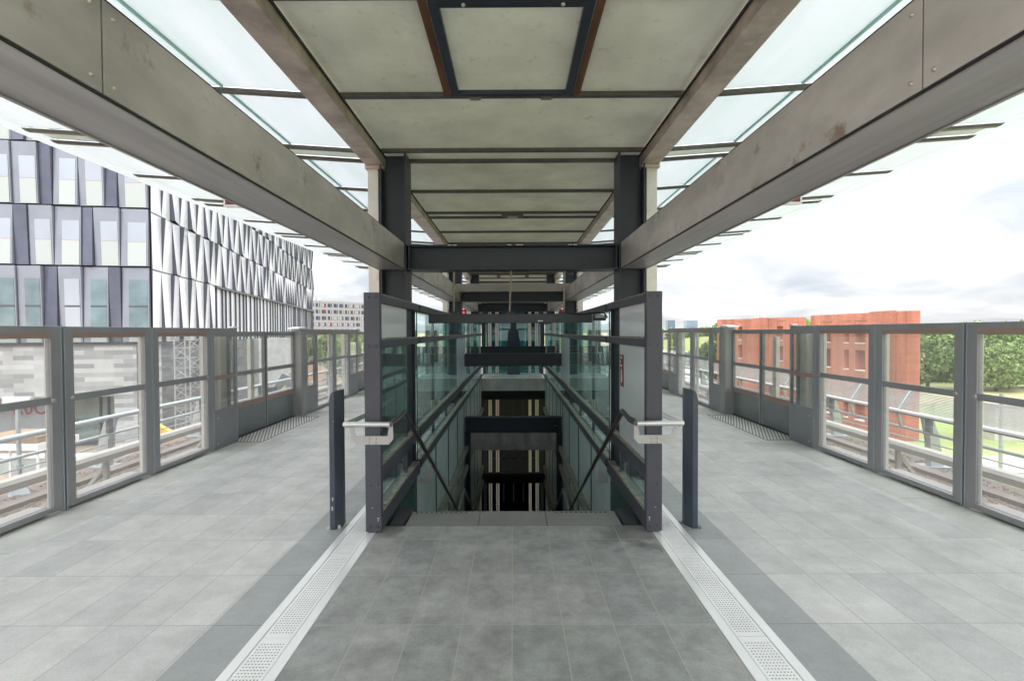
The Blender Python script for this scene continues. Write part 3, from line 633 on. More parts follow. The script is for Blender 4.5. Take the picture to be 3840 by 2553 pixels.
# ============================================================ STAIR ENCLOSURE
for s in (-1, 1):
    sd = SIDE[s]; t = thing('stair_enclosure', f'dark steel and green glass enclosure wall on the {sd} side of the stairs', 'glass wall', (s*1.2, 4.13, 0), 'stair enclosure walls')
    X0, X1 = s*1.14, s*1.275
    b = MB(); b.box(X0, X1, 4.13, 4.20, .012, 2.07); p = b.build('end_post', 'post_paint', t, bevel=.004)
    b = MB()
    for z in (.06, .42, 1.61, 2.03):
        for x in (1.172, 1.238): b.dome((s*x, 4.13, z), .0135, .011, 6, 'y', -1)
    b.each('bolt', 'post_paint', p)
    if True:
        b = MB(); 
        for (x, z, w, h) in ((1.155, .13, .018, .006), (1.163, .105, .006, .03), (1.21, .22, .012, .004)): b.box(s*x, s*(x+w), 4.1275, 4.1295, z, z+h)
        b.each('paint_chip', 'chip', p)
    segs = [(4.20, 5.885), (5.925, 11.98), (12.02, 17.85)]
    rails = [(1.985, 2.055), (1.59, 1.66), (.44, .56), (.06, .16)]
    for j, (a, c) in enumerate(segs):
        for (z0, z1) in (rails if j else rails[:3]+[(.01, .17)]):
            if z0 < .3 and j == 0: z0, z1 = .015, .15
            b = MB(); b.box(X0, X1, a, c, z0, z1); r = b.build('rail', 'post_paint', t, bevel=.003)
            b = MB(); b.box(s*1.150, s*1.262, a+.01, c-.01, z1, z1+.003); b.box(s*1.150, s*1.160, a+.01, c-.01, z1+.003, z1+.012)
            for q in range(int((c-a)/.30)): b.tube([(s*1.178, a+.2+.30*q, z1+.003), (s*1.178, a+.2+.30*q, z1+.009)], .009, 6)
            b.build('glazing_channel', 'rail_top', r)
    b = MB()
    for yc in (5.905, 12.0):
        for (z0, z1) in rails:
            b.box(s*1.15, s*1.265, yc-.02, yc+.02, z0+.01, z1-.01)
            for dz in (-.018, .018): b.tube([(s*1.14, yc, (z0+z1)/2+dz), (s*1.125, yc, (z0+z1)/2+dz)], .009, 6)
    b.each('coupling', 'dark_paint', t)
    mull = [4.20, 5.40, 5.93, 7.33, 8.75, 10.2, 11.55, 12.05, 13.25, 14.6, 15.77, 17.0, 17.80]
    b = MB()
    for y in mull[2:]: b.box(s*1.20, s*1.235, y-.018, y+.018, .16, 1.985)
    b.each('mullion', 'dark_paint', t)
    for i in range(len(mull)-1):
        a, c = mull[i]+.018, mull[i+1]-.018
        if i == 1: continue
        gx0, gx1 = s*1.185, s*1.197
        if i == 0: up, lo = 'frosted', ('frosted' if s > 0 else 'stair_glass'); a = 4.22; c = 5.38
        elif i in (5, 6): up, lo = 'stair_glass_upper', ('frosted_lavender' if s < 0 else 'frosted')
        elif i in (11,): up, lo = 'lift_glass', 'frosted'
        else: up, lo = 'stair_glass_upper', 'stair_glass'
        b = MB(); b.box(gx0, gx1, a, c, 1.675, 1.985); b.build('upper_pane', up, t)
        b = MB(); b.box(gx0, gx1, a, c, .575, 1.59); b.build('pane', lo, t)
        b = MB(); b.box(gx0, gx1, a, c, .165, .44); b.build('lower_pane', 'stair_glass_upper', t)
        if i >= 2:
            b = MB(); b.box(gx0, gx1, a, c, -5.9, .055); b.build('wall_panel', 'frosted_green' if i not in (5, 6) else 'frosted', t)
    b = MB(); b.box(s*1.19, s*1.235, 5.382, 5.43, .16, 1.985); b.build('mullion', 'dark_paint', t)
    b = MB(); b.box(s*1.175, s*1.187, 5.925, 5.932, .16, 1.985); b.each('glass_edge', 'green_edge', t)
    b = MB(); b.box(s*1.2, s*1.235, 5.93, 5.96, -5.9, .06)
    for y in mull[3:]: b.box(s*1.175, s*1.235, y-.02, y+.02, -5.9, .06)
    b.each('lower_mullion', 'dark_paint', t)
    b = MB(); b.box(s*1.20, s*1.6, 4.2, 5.9, -.45, -.04); b.build('apron', 'green_edge', t)
    for z in (-1.05, -1.50, -3.2, -3.7):
        b = MB(); b.box(s*1.10, s*1.174, 6.6, 17.8, z-.11, z); b.build('rail', 'rail_top', t)
    # handrail
    h = thing('handrail', f'stainless handrail wrapping the {sd} post and running down the stairs', 'handrail', (s*1.2, 4.0, .96), 'stair handrails')
    r = .0225
    b = MB(); b.tube([(s*1.405, 4.02, .962), (s*1.03, 4.02, .962)], r, 14); b.build('front_bar', 'steel_satin', h, smooth=True)
    b = MB(); b.tube([(s*1.022, 4.015, .964), (s*1.0, 4.13, .972), (s*1.0, 4.42, .998)], r, 14); b.tube([(s*1.02, 4.10, .972), (s*1.01, 4.13, .973)], r+.002, 14); b.build('inner_return', 'handrail_dark', h, smooth=True)
    b = MB(); b.tube([(s*1.0, 4.42, .998), (s*1.0, 8.64, -1.49)], r, 14); b.build('sloping_rail', 'handrail_dark', h, smooth=True)
    b = MB(); b.tube([(s*1.0, 8.64, -1.49), (s*1.0, 9.75, -1.45), (s*1.0, 13, -3.4)], r*.9, 10); b.build('landing_rail', 'steel_satin', h, smooth=True)
    b = MB(); b.tube([(s*1.405, 4.02, .962), (s*1.36, 4.5, .968), (s*1.36, 5.55, .968)], r, 14); b.build('outer_rail', 'steel_satin', h, smooth=True)
    b = MB(); pl = [(1.385, .935), (1.375, .86), (1.37, .845), (1.30, .838), (1.105, .838), (1.082, .845), (1.075, .86), (1.062, .935), (1.028, .935), (1.03, .81), (1.068, .768), (1.345, .768), (1.385, .79), (1.405, .935)]
    # outline as front plate + arms
    b.prism([(s*x, z) for x, z in ((1.028, .815), (1.068, .768), (1.34, .768), (1.39, .80), (1.39, .842), (1.028, .842))], 'y', 4.118, 4.127)
    b.prism([(s*x, z) for x, z in ((1.028, .842), (1.078, .842), (1.073, .875), (1.058, .94), (1.03, .94))], 'y', 4.118, 4.127)
    b.prism([(s*x, z) for x, z in ((1.35, .842), (1.39, .842), (1.40, .94), (1.378, .94), (1.362, .89))], 'y', 4.118, 4.127)
    b.box(s*1.035, s*1.055, 4.03, 4.12, .93, .942); b.box(s*1.38, s*1.398, 4.03, 4.12, .93, .942)
    br = b.build('bracket', 'steel_light', h, bevel=.002)
    b = MB()
    for z in (.785, .82):
        for x in (1.18, 1.235): b.dome((s*x, 4.118, z), .0115, .008, 10, 'y', -1)
    b.each('bolt', 'bolt', br)
    for (yb, zb) in ((5.85, .155), (7.85, -1.02)):
        b = MB(); b.prism([(s*1.0, zb-.02), (s*1.02, zb-.02), (s*1.035, zb-.20), (s*1.14, zb-.205), (s*1.14, zb-.26), (s*1.02, zb-.265), (s*1.0, zb-.24)], 'y', yb, yb+.01); b.build('wall_bracket', 'steel_light', h)
# red notice on the right frosted pane
t = thing('notice', 'small dark red notice with white print on the right frosted pane', 'notice', (1.183, 5.32, 1.4))
b = MB(); b.box(1.1815, 1.1845, 5.18, 5.335, 1.13, 1.475); b.build('board', 'red_sign', t)
for body, z in (('Husk', 1.43), ('at', 1.39), ('holde', 1.345)):
    o = text_mesh('lettering', body, .042, 'white_print', t, (0, 0, 0), (R(90), 0, R(-90)), .0006, align='LEFT'); o.location = (1.1808-1.183, 5.325-5.32, z-1.4)
b = MB(); b.prism([(5.30, 1.20), (5.285, 1.17), (5.25, 1.17), (5.235, 1.21), (5.25, 1.30), (5.267, 1.32), (5.285, 1.30)], 'x', 1.1806, 1.1813); b.build('symbol', 'white_print', t)
# tie beams across the opening
for k, y in enumerate((11.65, 17.55)):
    tb = thing('tie_beam', ['dark steel tie beam across the stair opening at hip height', 'further dark steel tie beam just before the lift'][k], 'beam', (0, y, 1.05))
    b = MB(); b.box(-1.18, 1.18, y, y+.2, 1.18, 1.198); b.box(-1.18, 1.18, y, y+.2, .90, .918); b.box(-1.18, 1.18, y+.095, y+.105, .918, 1.18); b.build('beam', 'dark_paint', tb)
tb = thing('floor_beam', 'dark steel beam with a plain stainless fascia deep in the stair opening', 'beam', (0, 11.75, -.5))
b = MB(); b.box(-1.18, 1.18, 11.70, 11.95, -.375, -.355); b.box(-1.18, 1.18, 11.70, 11.95, -.72, -.70); b.box(-1.18, 1.18, 11.81, 11.83, -.70, -.375); b.build('beam', 'dark_paint', tb)
b = MB(); b.box(-1.03, 1.03, 11.72, 11.74, -1.15, -.73); b.build('fascia', 'clad_under', tb, bevel=.003)
b = MB(); b.box(-1.2, -1.06, 11.75, 11.95, -6, -.73); b.box(1.06, 1.2, 11.75, 11.95, -6, -.73); b.each('leg', 'dark_paint', tb)
b = MB(); b.box(.98, 1.05, 11.68, 11.70, -.62, -.42); b.build('sensor', 'black', tb); b = MB(); b.box(.99, 1.04, 11.675, 11.679, -.56, -.545); b.build('label_strip', 'cover_beam', tb)
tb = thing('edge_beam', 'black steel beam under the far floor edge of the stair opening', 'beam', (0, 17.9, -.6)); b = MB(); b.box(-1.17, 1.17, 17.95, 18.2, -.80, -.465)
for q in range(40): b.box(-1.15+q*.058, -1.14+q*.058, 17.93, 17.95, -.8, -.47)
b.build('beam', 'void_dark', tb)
b = MB(); b.box(-1.15, 1.15, 17.7, 17.95, -3.85, -3.5); tag(b.build('lower_beam', 'black', bevel=.01), 'black beam crossing the shaft far below the platform', 'beam')
# far edge guard + far floor strip
g = thing('guard_rail', 'low glass guard rail at the far floor edge before the lift', 'railing', (0, 17.95, 0))
b = MB(); b.box(-1.1, 1.1, 17.93, 17.97, .04, .06); b.box(-.01, .01, 17.94, 17.96, 0, .12); b.build('rail', 'galv', g)
b = MB(); b.box(-1.08, 1.08, 17.945, 17.955, .06, .95); b.build('pane', 'stair_glass_upper', g)
# ---- lift
lf = thing('lift_shaft', 'green glass lift shaft with pale vertical guide posts at the stair end', 'lift', (0, 20.8, 0))
b = MB()
for x in (-1.0, -.92, -.70, -.62, .66, .72, .94, 1.02): b.box(x-.028, x+.028, 19.95, 20.03, -5.9, 2.75)
b.each('guide_post', 'lift_bar', lf)
b = MB()
for x in (-1.18, 1.18): b.box(x-.06, x+.06, 19.9, 20.02, -5.9, 2.9)
for z in (-5.0, -4.1, -2.4, -1.3, 2.45): b.box(-1.12, 1.12, 21.9, 22.0, z, z+.08)
for x in (-.45, 0, .45): b.box(x-.03, x+.03, 21.9, 22.0, -6, -.5)
b.box(-1.2, 1.2, 19.9, 22.1, 2.75, 2.95)
b.build('frame', 'dark_paint', lf)
b = MB(); b.box(-1.12, 1.12, 20.05, 20.07, 0.02, 2.75); b.build('front_glass', 'lift_glass', lf)
b = MB(); b.box(-1.12, 1.12, 21.85, 21.87, 0.02, 2.75); b.build('rear_glass', 'lift_glass', lf)
for s in (-1, 1):
    b = MB(); b.box(s*1.2, s*1.22, 20.1, 21.8, .02, 2.75); b.build('side_glass', 'lift_glass', lf)
b = MB(); b.box(-.5, .5, 20.5, 20.54, .1, 2.6); b.build('cabin_panel', 'frosted_green', lf)
p = thing('help_post', 'dark blue rounded help post standing in front of the lift', 'help post', (.03, 19.6, 0))
b = MB(); b.prism([(-.24, 0), (.28, 0), (.285, .9), (.29, 1.35), (.25, 1.5), (.23, 1.72), (.19, 1.80), (-.16, 1.80), (-.2, 1.72), (-.22, 1.5), (-.235, 1.35)], 'y', 19.5, 19.7); b.build('body', 'blue_post', p, bevel=.02)
b = MB(); b.box(-.10, .14, 19.55, 19.65, 1.80, 2.35); b.build('mast', 'blue_post', p)
# ============================================================ BOLLARDS
for s in (-1, 1):
    t = thing('bollard', 'dark blue flat bollard with chipped paint and white specks near its foot' if s < 0 else 'clean dark blue flat bollard right of the stair entrance', 'bollard', (s*1.56, 4.25, 0), 'flat blue bollards beside the stairs')
    b = MB(); xo = 1.612; xi = 1.525
    # folded plate: rising fold on inner side
    pts = []; zt_i, zt_o = 1.225, 1.15
    prof = [(xi, 0), (xi, 1.222), (xi+.03, 1.219), (xi+.055, 1.208), (xi+.072, 1.19), (xi+.081, 1.165), (xo, 1.13), (xo, 0)]
    def yy(x):
        u = (x-xi)/(xo-xi); return 4.30-.10*min(1, u*1.9) if u < .5 else 4.205+.005
    n = 10; cols = [xi+(xo-xi)*i/n for i in range(n+1)]
    def zt(x):
        for (a, za), (c, zc_) in zip(prof[1:-1], prof[2:-1]):
            if a <= x <= c: return za+(zc_-za)*(x-a)/max(1e-6, c-a)
        return 1.13
    for i in range(n):
        a, c = cols[i], cols[i+1]
        for dy in (0,):
            v = [(s*a, yy(a), 0), (s*c, yy(c), 0), (s*c, yy(c), zt(c)), (s*a, yy(a), zt(a)), (s*a, yy(a)+.05, 0), (s*c, yy(c)+.05, 0), (s*c, yy(c)+.05, zt(c)), (s*a, yy(a)+.05, zt(a))]
            k = len(b.v); b.v += v
            fs = [(0,1,2,3), (7,6,5,4), (3,2,6,7)]
            if i == 0: fs.append((0,3,7,4))
            if i == n-1: fs.append((1,5,6,2))
            for f in fs: b.f.append(tuple(k+q for q in f)); b.m.append(0)
    bd = b.build('plate', 'bollard', t)
    b = MB()
    if s < 0:
        for (x, z, w, h) in ((1.582, .255, .010, .03), (1.585, .17, .012, .035), (1.53, .0, .045, .03), (1.57, .95, .006, .006), (1.615, .0, .02, .012), (1.61, .42, .008, .008)):
            b.box(s*x, s*(x+w), yy(x+w/2)-.003, yy(x+w/2)-.001, z, z+h)
        b.each('paint_chip', 'chip', bd)
    b = MB(); b.prism([(s*1.49, 4.33), (s*1.64, 4.20), (s*1.655, 4.24), (s*1.62, 4.30), (s*1.50, 4.37)], 'z', 0, .008); b.build('foot', 'chip' if s < 0 else 'galv_dark', t)
# ============================================================ TRACKS
for s in (-1, 1):
    sd = SIDE[s]
    b = MB(); b.box(s*4.62, s*9.0, YB-6, 70, -1.4, -1.10); b.box(s*4.62, s*4.8, YB-6, 70, -1.1, -.47); struct(b.build('track_bed', 'track_bed' if 'track_bed' in M else (mat('track_bed', (.19, .155, .13), .9, var=.25, vs=5, stretch=(1, .12, 1), bump=.6, bs=25) and 'track_bed')))
    for x in (5.2, 6.64):
        b = MB(); b.box(s*x, s*(x+.07), YB-6, 70, -1.0, -.95); b.box(s*(x+.025), s*(x+.045), YB-6, 70, -1.08, -1.0); b.box(s*(x-.04), s*(x+.11), YB-6, 70, -1.10, -1.08)
        tag(b.build('track_rail', 'galv_dark'), f'{"inner" if x < 6 else "outer"} running rail of the {sd} track', 'rail')
    if 'ballast' not in M: mat('ballast', (.17, .125, .10), .95, vs=18, col2=(.30, .25, .21), bump=1.0, bs=30)
    b = MB(); ys = np.arange(0, 40, .12); random.seed(3+s)
    for x0, x1, z in ((8.05, 8.30, -1.02), (7.35, 7.62, -1.03)):
        b.box(s*x0, s*x1, YB-6, 70, -1.1, z)
    struct(b.build('cable_trough', 'trough'))
    b = MB(); random.seed(5)
    for q in range(2600):
        x = 7.64+random.random()*.38; y = 4+random.random()*26; r = .012+.02*random.random(); b.dome((s*x, y, -1.1), r, r*.9, 5)
    for q in range(2200):
        x = 8.32+random.random()*.5; y = 4+random.random()*26; r = .012+.02*random.random(); b.dome((s*x, y, -1.1), r, r*.9, 5)
    o = b.build('ballast', 'ballast', fix=False); o['kind'] = 'stuff'; tag(o, f'brown stone ballast beside the {sd} track', 'ballast')
    # conductor cover beam
    t = thing('conductor_cover', f'long beige conductor rail cover beam along the {sd} track', 'cover beam', (s*7.3, 10, -.4), 'conductor rail covers')
    b = MB(); b.prism([(s*7.22, -.535), (s*7.22, -.44), (s*7.26, -.385), (s*7.40, -.375), (s*7.42, -.52), (s*7.40, -.54)], 'y', YB-6, 70); b.build('beam', 'cover_beam', t)
    for k in range(9):
        y = 2.6+3.0*k+(.55 if s > 0 else 0); b = MB(); b.box(s*7.28, s*7.36, y, y+.06, -1.06, -.53); b.prism([(s*7.36, -.62), (s*7.36, -.72), (s*7.62, -1.06), (s*7.70, -1.06)], 'y', y, y+.05); b.box(s*7.18, s*7.72, y-.08, y+.14, -1.10, -1.06); b.build('support', 'cover_beam', t)
    # handrail beyond
    t = thing('track_railing', f'galvanised tube railing on slanted brackets beyond the {sd} track', 'railing', (s*8.6, 10, -1), 'railings beyond the tracks')
    if s < 0:
        b = MB(); b.tube([(s*8.5, YB-6, -.04), (s*8.5, 70, -.04)], .055, 12)
        for q in range(14): b.tube([(s*8.5, 1.3+3*q, -.04), (s*8.5, 1.36+3*q, -.04)], .060, 12)
        b.build('top_tube', 'tube_paint', t, smooth=True)
    else:
        b = MB(); b.box(s*8.42, s*8.58, YB-6, 70, -.09, -.02); b.build('top_channel', 'galv_dark', t); b = MB(); b.box(s*8.415, s*8.585, YB-6, 70, -.02, -.015); b.box(s*8.414, s*8.4195, YB-6, 70, -.06, -.015); b.build('white_edge', 'white_trim', t)
    b = MB(); b.tube([(s*8.55, YB-6, -.40), (s*8.55, 70, -.40)], .032, 10); b.build('middle_tube', 'tube_paint' if s < 0 else 'galv', t, smooth=True)
    b = MB(); b.tube([(s*8.62, YB-6, -.62), (s*8.62, 70, -.62)], .014, 8); b.build('low_tube', 'galv', t)
    for k in range(14):
        y = 1.15+3.0*k+(0 if s < 0 else -.25)
        b = MB(); b.prism([(s*8.46, -.06), (s*8.60, -.06), (s*8.74, -.45), (s*8.84, -1.08), (s*8.58, -1.08), (s*8.56, -.55)], 'y', y, y+.02); b.prism([(s*8.46, -.06), (s*8.60, -.06), (s*8.74, -.45), (s*8.84, -1.08), (s*8.58, -1.08), (s*8.56, -.55)], 'y', y+.13, y+.15)
        b.box(s*8.57, s*8.60, y+.02, y+.13, -1.08, -.5); b.box(s*8.44, s*8.95, y-.1, y+.25, -1.10, -1.07); bb = b.build('bracket', 'galv', t)
        b = MB(); b.box(s*8.44, s*8.50, y-.12, y-.0, -.36, -.05); b.build('junction_box', 'galv_dark', bb)
    if s > 0:
        sc = thing('louvre_screen', 'ribbed grey metal wind screen leaning outwards above the right railing', 'screen', (8.6, 10, .2))
        b = MB()
        for k in range(13):
            z = .02+.028*k; x = 8.50+.28*(k/13); b.box(x, x+.012, YB-6, 70, z, z+.021)
        b.box(8.80, 8.84, YB-6, 70, .40, .43); b.each('rib', 'louvre', sc)
        for k in range(25):
            y = 1.6+1.5*k; b = MB(); b.prism([(8.44, -.05), (8.50, -.05), (8.80, .42), (8.75, .44)], 'y', y, y+.05); b.prism([(8.53, -.42), (8.57, -.42), (8.48, -.09), (8.44, -.09)], 'y', y, y+.05); b.build('rib_post', 'galv', sc)
# ============================================================ GROUND
GZ = -6.0
gm = bpy.data.materials.new('ground'); gm.use_nodes = True; t = gm.node_tree; LK = t.links.new; bs = t.nodes['Principled BSDF']; bs.inputs['Roughness'].default_value = .95
g = N('ShaderNodeNewGeometry', t); sp = N('ShaderNodeSeparateXYZ', t); LK(g.outputs['Position'], sp.inputs[0])
def noise(sc, de=6): n = N('ShaderNodeTexNoise', t); n.inputs['Scale'].default_value = sc; n.inputs['Detail'].default_value = de; LK(g.outputs['Position'], n.inputs['Vector']); return n.outputs['Fac']
def ramp(src, stops):
    r = N('ShaderNodeValToRGB', t); LK(src, r.inputs[0]); r.color_ramp.elements[0].position = stops[0][0]; r.color_ramp.elements[0].color = (*stops[0][1], 1)
    r.color_ramp.elements[1].position = stops[-1][0]; r.color_ramp.elements[1].color = (*stops[-1][1], 1)
    for p_, c_ in stops[1:-1]: e = r.color_ramp.elements.new(p_); e.color = (*c_, 1)
    return r.outputs[0]
grass = ramp(noise(.12), [(.3, (.22, .29, .09)), (.5, (.29, .36, .13)), (.62, (.44, .42, .22)), (.75, (.34, .37, .15))])
sand = ramp(noise(.25), [(.3, (.22, .15, .09)), (.5, (.36, .27, .19)), (.7, (.46, .40, .34))])
mr = N('ShaderNodeMapRange', t); LK(sp.outputs['X'], mr.inputs[0]); mr.inputs[1].default_value = -1; mr.inputs[2].default_value = 1
mxg = N('ShaderNodeMixRGB', t); LK(mr.outputs[0], mxg.inputs[0]); LK(sand, mxg.inputs[1]); LK(grass, mxg.inputs[2]); LK(mxg.outputs[0], bs.inputs['Base Color'])
M['ground'] = gm
b = MB(); b.quad((-1500, -300, GZ), (1500, -300, GZ), (1500, 2500, GZ), (-1500, 2500, GZ)); struct(b.build('ground', 'ground', fix=False))
mat('asphalt', (.16, .16, .165), .9, var=.1); mat('path', (.55, .48, .40), .9, var=.12, vs=.5); mat('hill', (.34, .36, .12), .95, var=.1, vs=.08); mat('pavement', (.50, .49, .48), .9, var=.1, vs=.7)
mat('dry_grass', (.55, .50, .24), .95, var=.2, vs=.4)
b = MB(); b.quad((30, 100, GZ+.02), (160, 104, GZ+.02), (160, 116, GZ+.02), (30, 113, GZ+.02)); struct(b.build('road', 'asphalt', fix=False))
b = MB(); b.quad((42, 120, GZ+.02), (130, 124, GZ+.02), (130, 150, GZ+.02), (42, 150, GZ+.02)); struct(b.build('car_park', 'pavement', fix=False))
b = MB(); b.quad((18, 28, GZ+.02), (21, 25, GZ+.02), (60, 31, GZ+.02), (60, 33.5, GZ+.02)); struct(b.build('path', 'path', fix=False))
b = MB(); b.quad((33, 52, GZ+.02), (90, 44, GZ+.02), (90, 60, GZ+.02), (33, 62, GZ+.02)); struct(b.build('meadow', 'dry_grass', fix=False))
b = MB(); b.quad((20, 60, GZ+.03), (34, 60, GZ+.03), (40, 98, GZ+.03), (20, 98, GZ+.03)); struct(b.build('pavement', 'pavement', fix=False))
# hill
b = MB(); nx, ny = 36, 20; 
for j in range(ny+1):
    for i in range(nx+1):
        x = 55+170*i/nx; y = 160+150*j/ny; u = (x-150)/95; v = (y-235)/75; h = max(0, 1-u*u*.9-v*v); b.v.append((x, y, GZ-.3+6.6*h**.8))
for j in range(ny):
    for i in range(nx): k = j*(nx+1)+i; b.f.append((k, k+1, k+nx+2, k+nx+1)); b.m.append(0)
struct(b.build('hill', 'hill', smooth=True, fix=False))
# ============================================================ VEGETATION
def leaf_mat(n, c1, c2):
    m = mat(n, c1, .6, col2=c2, vs=.9); m.node_tree.nodes['Principled BSDF'].inputs['Specular IOR Level'].default_value = .2
leaf_mat('leaf_green', (.16, .26, .08), (.36, .46, .18)); leaf_mat('leaf_dark', (.09, .16, .06), (.25, .34, .14)); leaf_mat('leaf_pale', (.30, .40, .17), (.52, .57, .30)); leaf_mat('leaf_silver', (.30, .34, .27), (.52, .55, .48))
mat('bark', (.13, .10, .075), .9, var=.25, vs=6)
def crown_mesh(name, rx, rz, n, size, m, seed, flat=.0):
    rs = np.random.RandomState(seed); nc = 26
    cc = rs.normal(size=(nc, 3)); cc /= np.linalg.norm(cc, axis=1)[:, None]; cc *= (rs.rand(nc, 1)**.45)*.78; cr_ = .24+.2*rs.rand(nc)
    idx = rs.randint(0, nc, n); d = rs.normal(size=(n, 3)); d /= np.linalg.norm(d, axis=1)[:, None]
    p = cc[idx]+d*(cr_[idx]*(.75+.3*rs.rand(n)))[:, None]; p *= np.array([rx, rx, rz]); p[:, 2] += rz
    a = rs.normal(size=(n, 3)); a /= np.linalg.norm(a, axis=1)[:, None]; c = np.cross(a, rs.normal(size=(n, 3))); c /= np.linalg.norm(c, axis=1)[:, None]
    sz = size*(.6+.8*rs.rand(n))[:, None]; a *= sz; c *= sz*.6
    v = np.stack([p-a, p+c, p+a, p-c], 1).reshape(-1, 3)
    me = bpy.data.meshes.new(name); me.from_pydata(v.tolist(), [], [(4*i, 4*i+1, 4*i+2, 4*i+3) for i in range(n)]); me.materials.append(M[m]); return me
def trunk_mesh(h, r, seed):
    random.seed(seed); b = MB(); b.tube([(0, 0, -.3), (.05, 0, h*.5), (.1, .05, h)], [r, r*.8, r*.45], 8)
    for k in range(6): a = random.random()*6.28; b.tube([(.07, .03, h*(.55+.06*k)), (math.cos(a)*h*.3, math.sin(a)*h*.3, h*(.85+.05*k))], [r*.4, r*.12], 6)
    me = bpy.data.meshes.new('trunk'); me.from_pydata(b.v, [], b.f); me.materials.append(M['bark']); return me
CR = {k: crown_mesh('crown', 1, .8, n, s_, k2, sd) for k, (n, s_, k2, sd) in dict(g=(9000, .055, 'leaf_green', 1), d=(9000, .055, 'leaf_dark', 2), p=(9000, .05, 'leaf_pale', 3), s=(3500, .04, 'leaf_silver', 4), g2=(8000, .06, 'leaf_green', 5)).items()}
TR = trunk_mesh(1.0, .06, 2)
def tree(kind, x, y, r, h, label, name='broadleaf_tree', group='trees beyond the platform', cat='tree', z0=GZ, sq=1.0):
    t = thing(name, label, cat, (x, y, z0), group)
    c = bpy.data.objects.new('crown', CR[kind]); C.objects.link(c); c.parent = t; zs = h*.5*sq; c.scale = (r, r, zs/.8*.95); c.location = (0, 0, h-2*zs*.95*1.0); c.rotation_euler = (0, 0, random.random()*6)
    k = bpy.data.objects.new('trunk', TR); C.objects.link(k); k.parent = t; k.scale = (h*.5, h*.5, h*.62); return t
NUM = ['first', 'second', 'third', 'fourth', 'fifth', 'sixth', 'seventh', 'eighth', 'ninth', 'tenth', 'eleventh', 'twelfth', 'thirteenth', 'fourteenth', 'fifteenth', 'sixteenth', 'last']
random.seed(11)
kn = {'g': 'mid green', 'd': 'dark green', 'p': 'pale green', 'g2': 'bushy green'}
# wood right of and behind the brick towers (two staggered rows)
row = []
for i in range(17):
    x = 29+i*3.5; row.append((random.choice(['g', 'p', 'g2', 'd', 'p']), x+random.uniform(-.8, .8), 66-.12*(x-30)+random.uniform(-2, 2), 3.4+random.random(), 5.6+random.random()*1.6))
for i in range(14):
    x = 32+i*4.6; row.append((random.choice(['g', 'g2', 'd', 'p']), x+random.uniform(-1, 1), 74+random.uniform(-2, 3), 4.2+random.random(), 8.0+random.random()*1.6))
for i, (k, x, y, r, h) in enumerate(row):
    tree(k, x, y, r, h, f'{kn[k]} tree in the {"front" if i < 17 else "back"} row of the wood, {NUM[i if i < 17 else i-17]} from the left', sq=.98)
tree('d', 97, 92, 5.4, 9.8, 'tall dark tree rising above the wood at the far right', sq=.9)
tree('g', 82, 95, 5, 8.2, 'dark tree top just above the screens right of the brick tower', sq=.9)
tree('g2', 41.5, 68, 3.2, 9.2, 'round green tree in the gap between the two brick towers')
tree('d', 35.5, 84, 4.6, 6.2, 'dark green bush beside the parked white van', 'large_bush', 'bushes near the car park', 'bush', sq=1)
for i in range(9): tree(['d', 'g'][i % 2], 74+i*17, 318+random.uniform(-10, 10), 13, 9.5+random.random()*1.5, f'{ORD[i] if i < 8 else "last"} distant tree along the top of the green hill', group='trees on the hill', sq=1)
for i in range(7): tree(['g', 'p'][i % 2], -75+i*4+3, 172+random.uniform(-6, 6), 4.4, 7.5, f'{ORD[i]} green tree behind the construction site', group='trees behind the construction site', sq=1)
tree('g', -30.5, 77, 3.4, 7.6, 'bright green bush behind the sand heap', 'large_bush', 'bushes behind the sand heap', 'bush')
tree('d', -23.6, 78, 3.2, 6.6, 'dark green bush near the workman', 'large_bush', 'bushes behind the sand heap', 'bush')
tree('s', -24.3, 60, 2.6, 5.2, 'silvery pale willow bush behind the sand heap', 'silver_bush', 'silver bushes', 'bush')
tree('s', -20.5, 60, 2.2, 4.8, 'silvery pale bush beside the workman', 'silver_bush', 'silver bushes', 'bush')
# ============================================================ RIGHT: BRICK TOWERS
brick_mat('red_brick', (.38, .11, .08), (.46, .145, .10), (.42, .22, .17), 1.6, (.1, 1), bw=.6, rh=.20, ms=.025, noise=.3)
mat('brick_streak', (.33, .18, .13), .9, var=.2, vs=3)
def wall_with_openings(b, P, D, Nn, L_, z0, z1, th, ops):
    """wall from P along D length L_, thickness th along Nn, rectangular openings (a0,a1,za,zb)"""
    xs = sorted({0, L_} | {v for o in ops for v in o[:2]}); zs = sorted({z0, z1} | {v for o in ops for v in o[2:]})
    def pt(a, n, z): return (P[0]+D[0]*a+Nn[0]*n, P[1]+D[1]*a+Nn[1]*n, z)
    def hole(a, z): return any(o[0] < a < o[1] and o[2] < z < o[3] for o in ops)
    for i in range(len(xs)-1):
        for j in range(len(zs)-1):
            if hole((xs[i]+xs[i+1])/2, (zs[j]+zs[j+1])/2): continue
            for n in (0, th): b.quad(pt(xs[i], n, zs[j]), pt(xs[i+1], n, zs[j]), pt(xs[i+1], n, zs[j+1]), pt(xs[i], n, zs[j+1]))
    for a0, a1, za, zb in ops:
        b.quad(pt(a0, 0, za), pt(a0, th, za), pt(a0, th, zb), pt(a0, 0, zb)); b.quad(pt(a1, 0, za), pt(a1, th, za), pt(a1, th, zb), pt(a1, 0, zb))
        b.quad(pt(a0, 0, za), pt(a1, 0, za), pt(a1, th, za), pt(a0, th, za)); b.quad(pt(a0, 0, zb), pt(a1, 0, zb), pt(a1, th, zb), pt(a0, th, zb))
    for a in (0, L_): b.quad(pt(a, 0, z0), pt(a, th, z0), pt(a, th, z1), pt(a, 0, z1))
    b.quad(pt(0, 0, z1), pt(L_, 0, z1), pt(L_, th, z1), pt(0, th, z1))
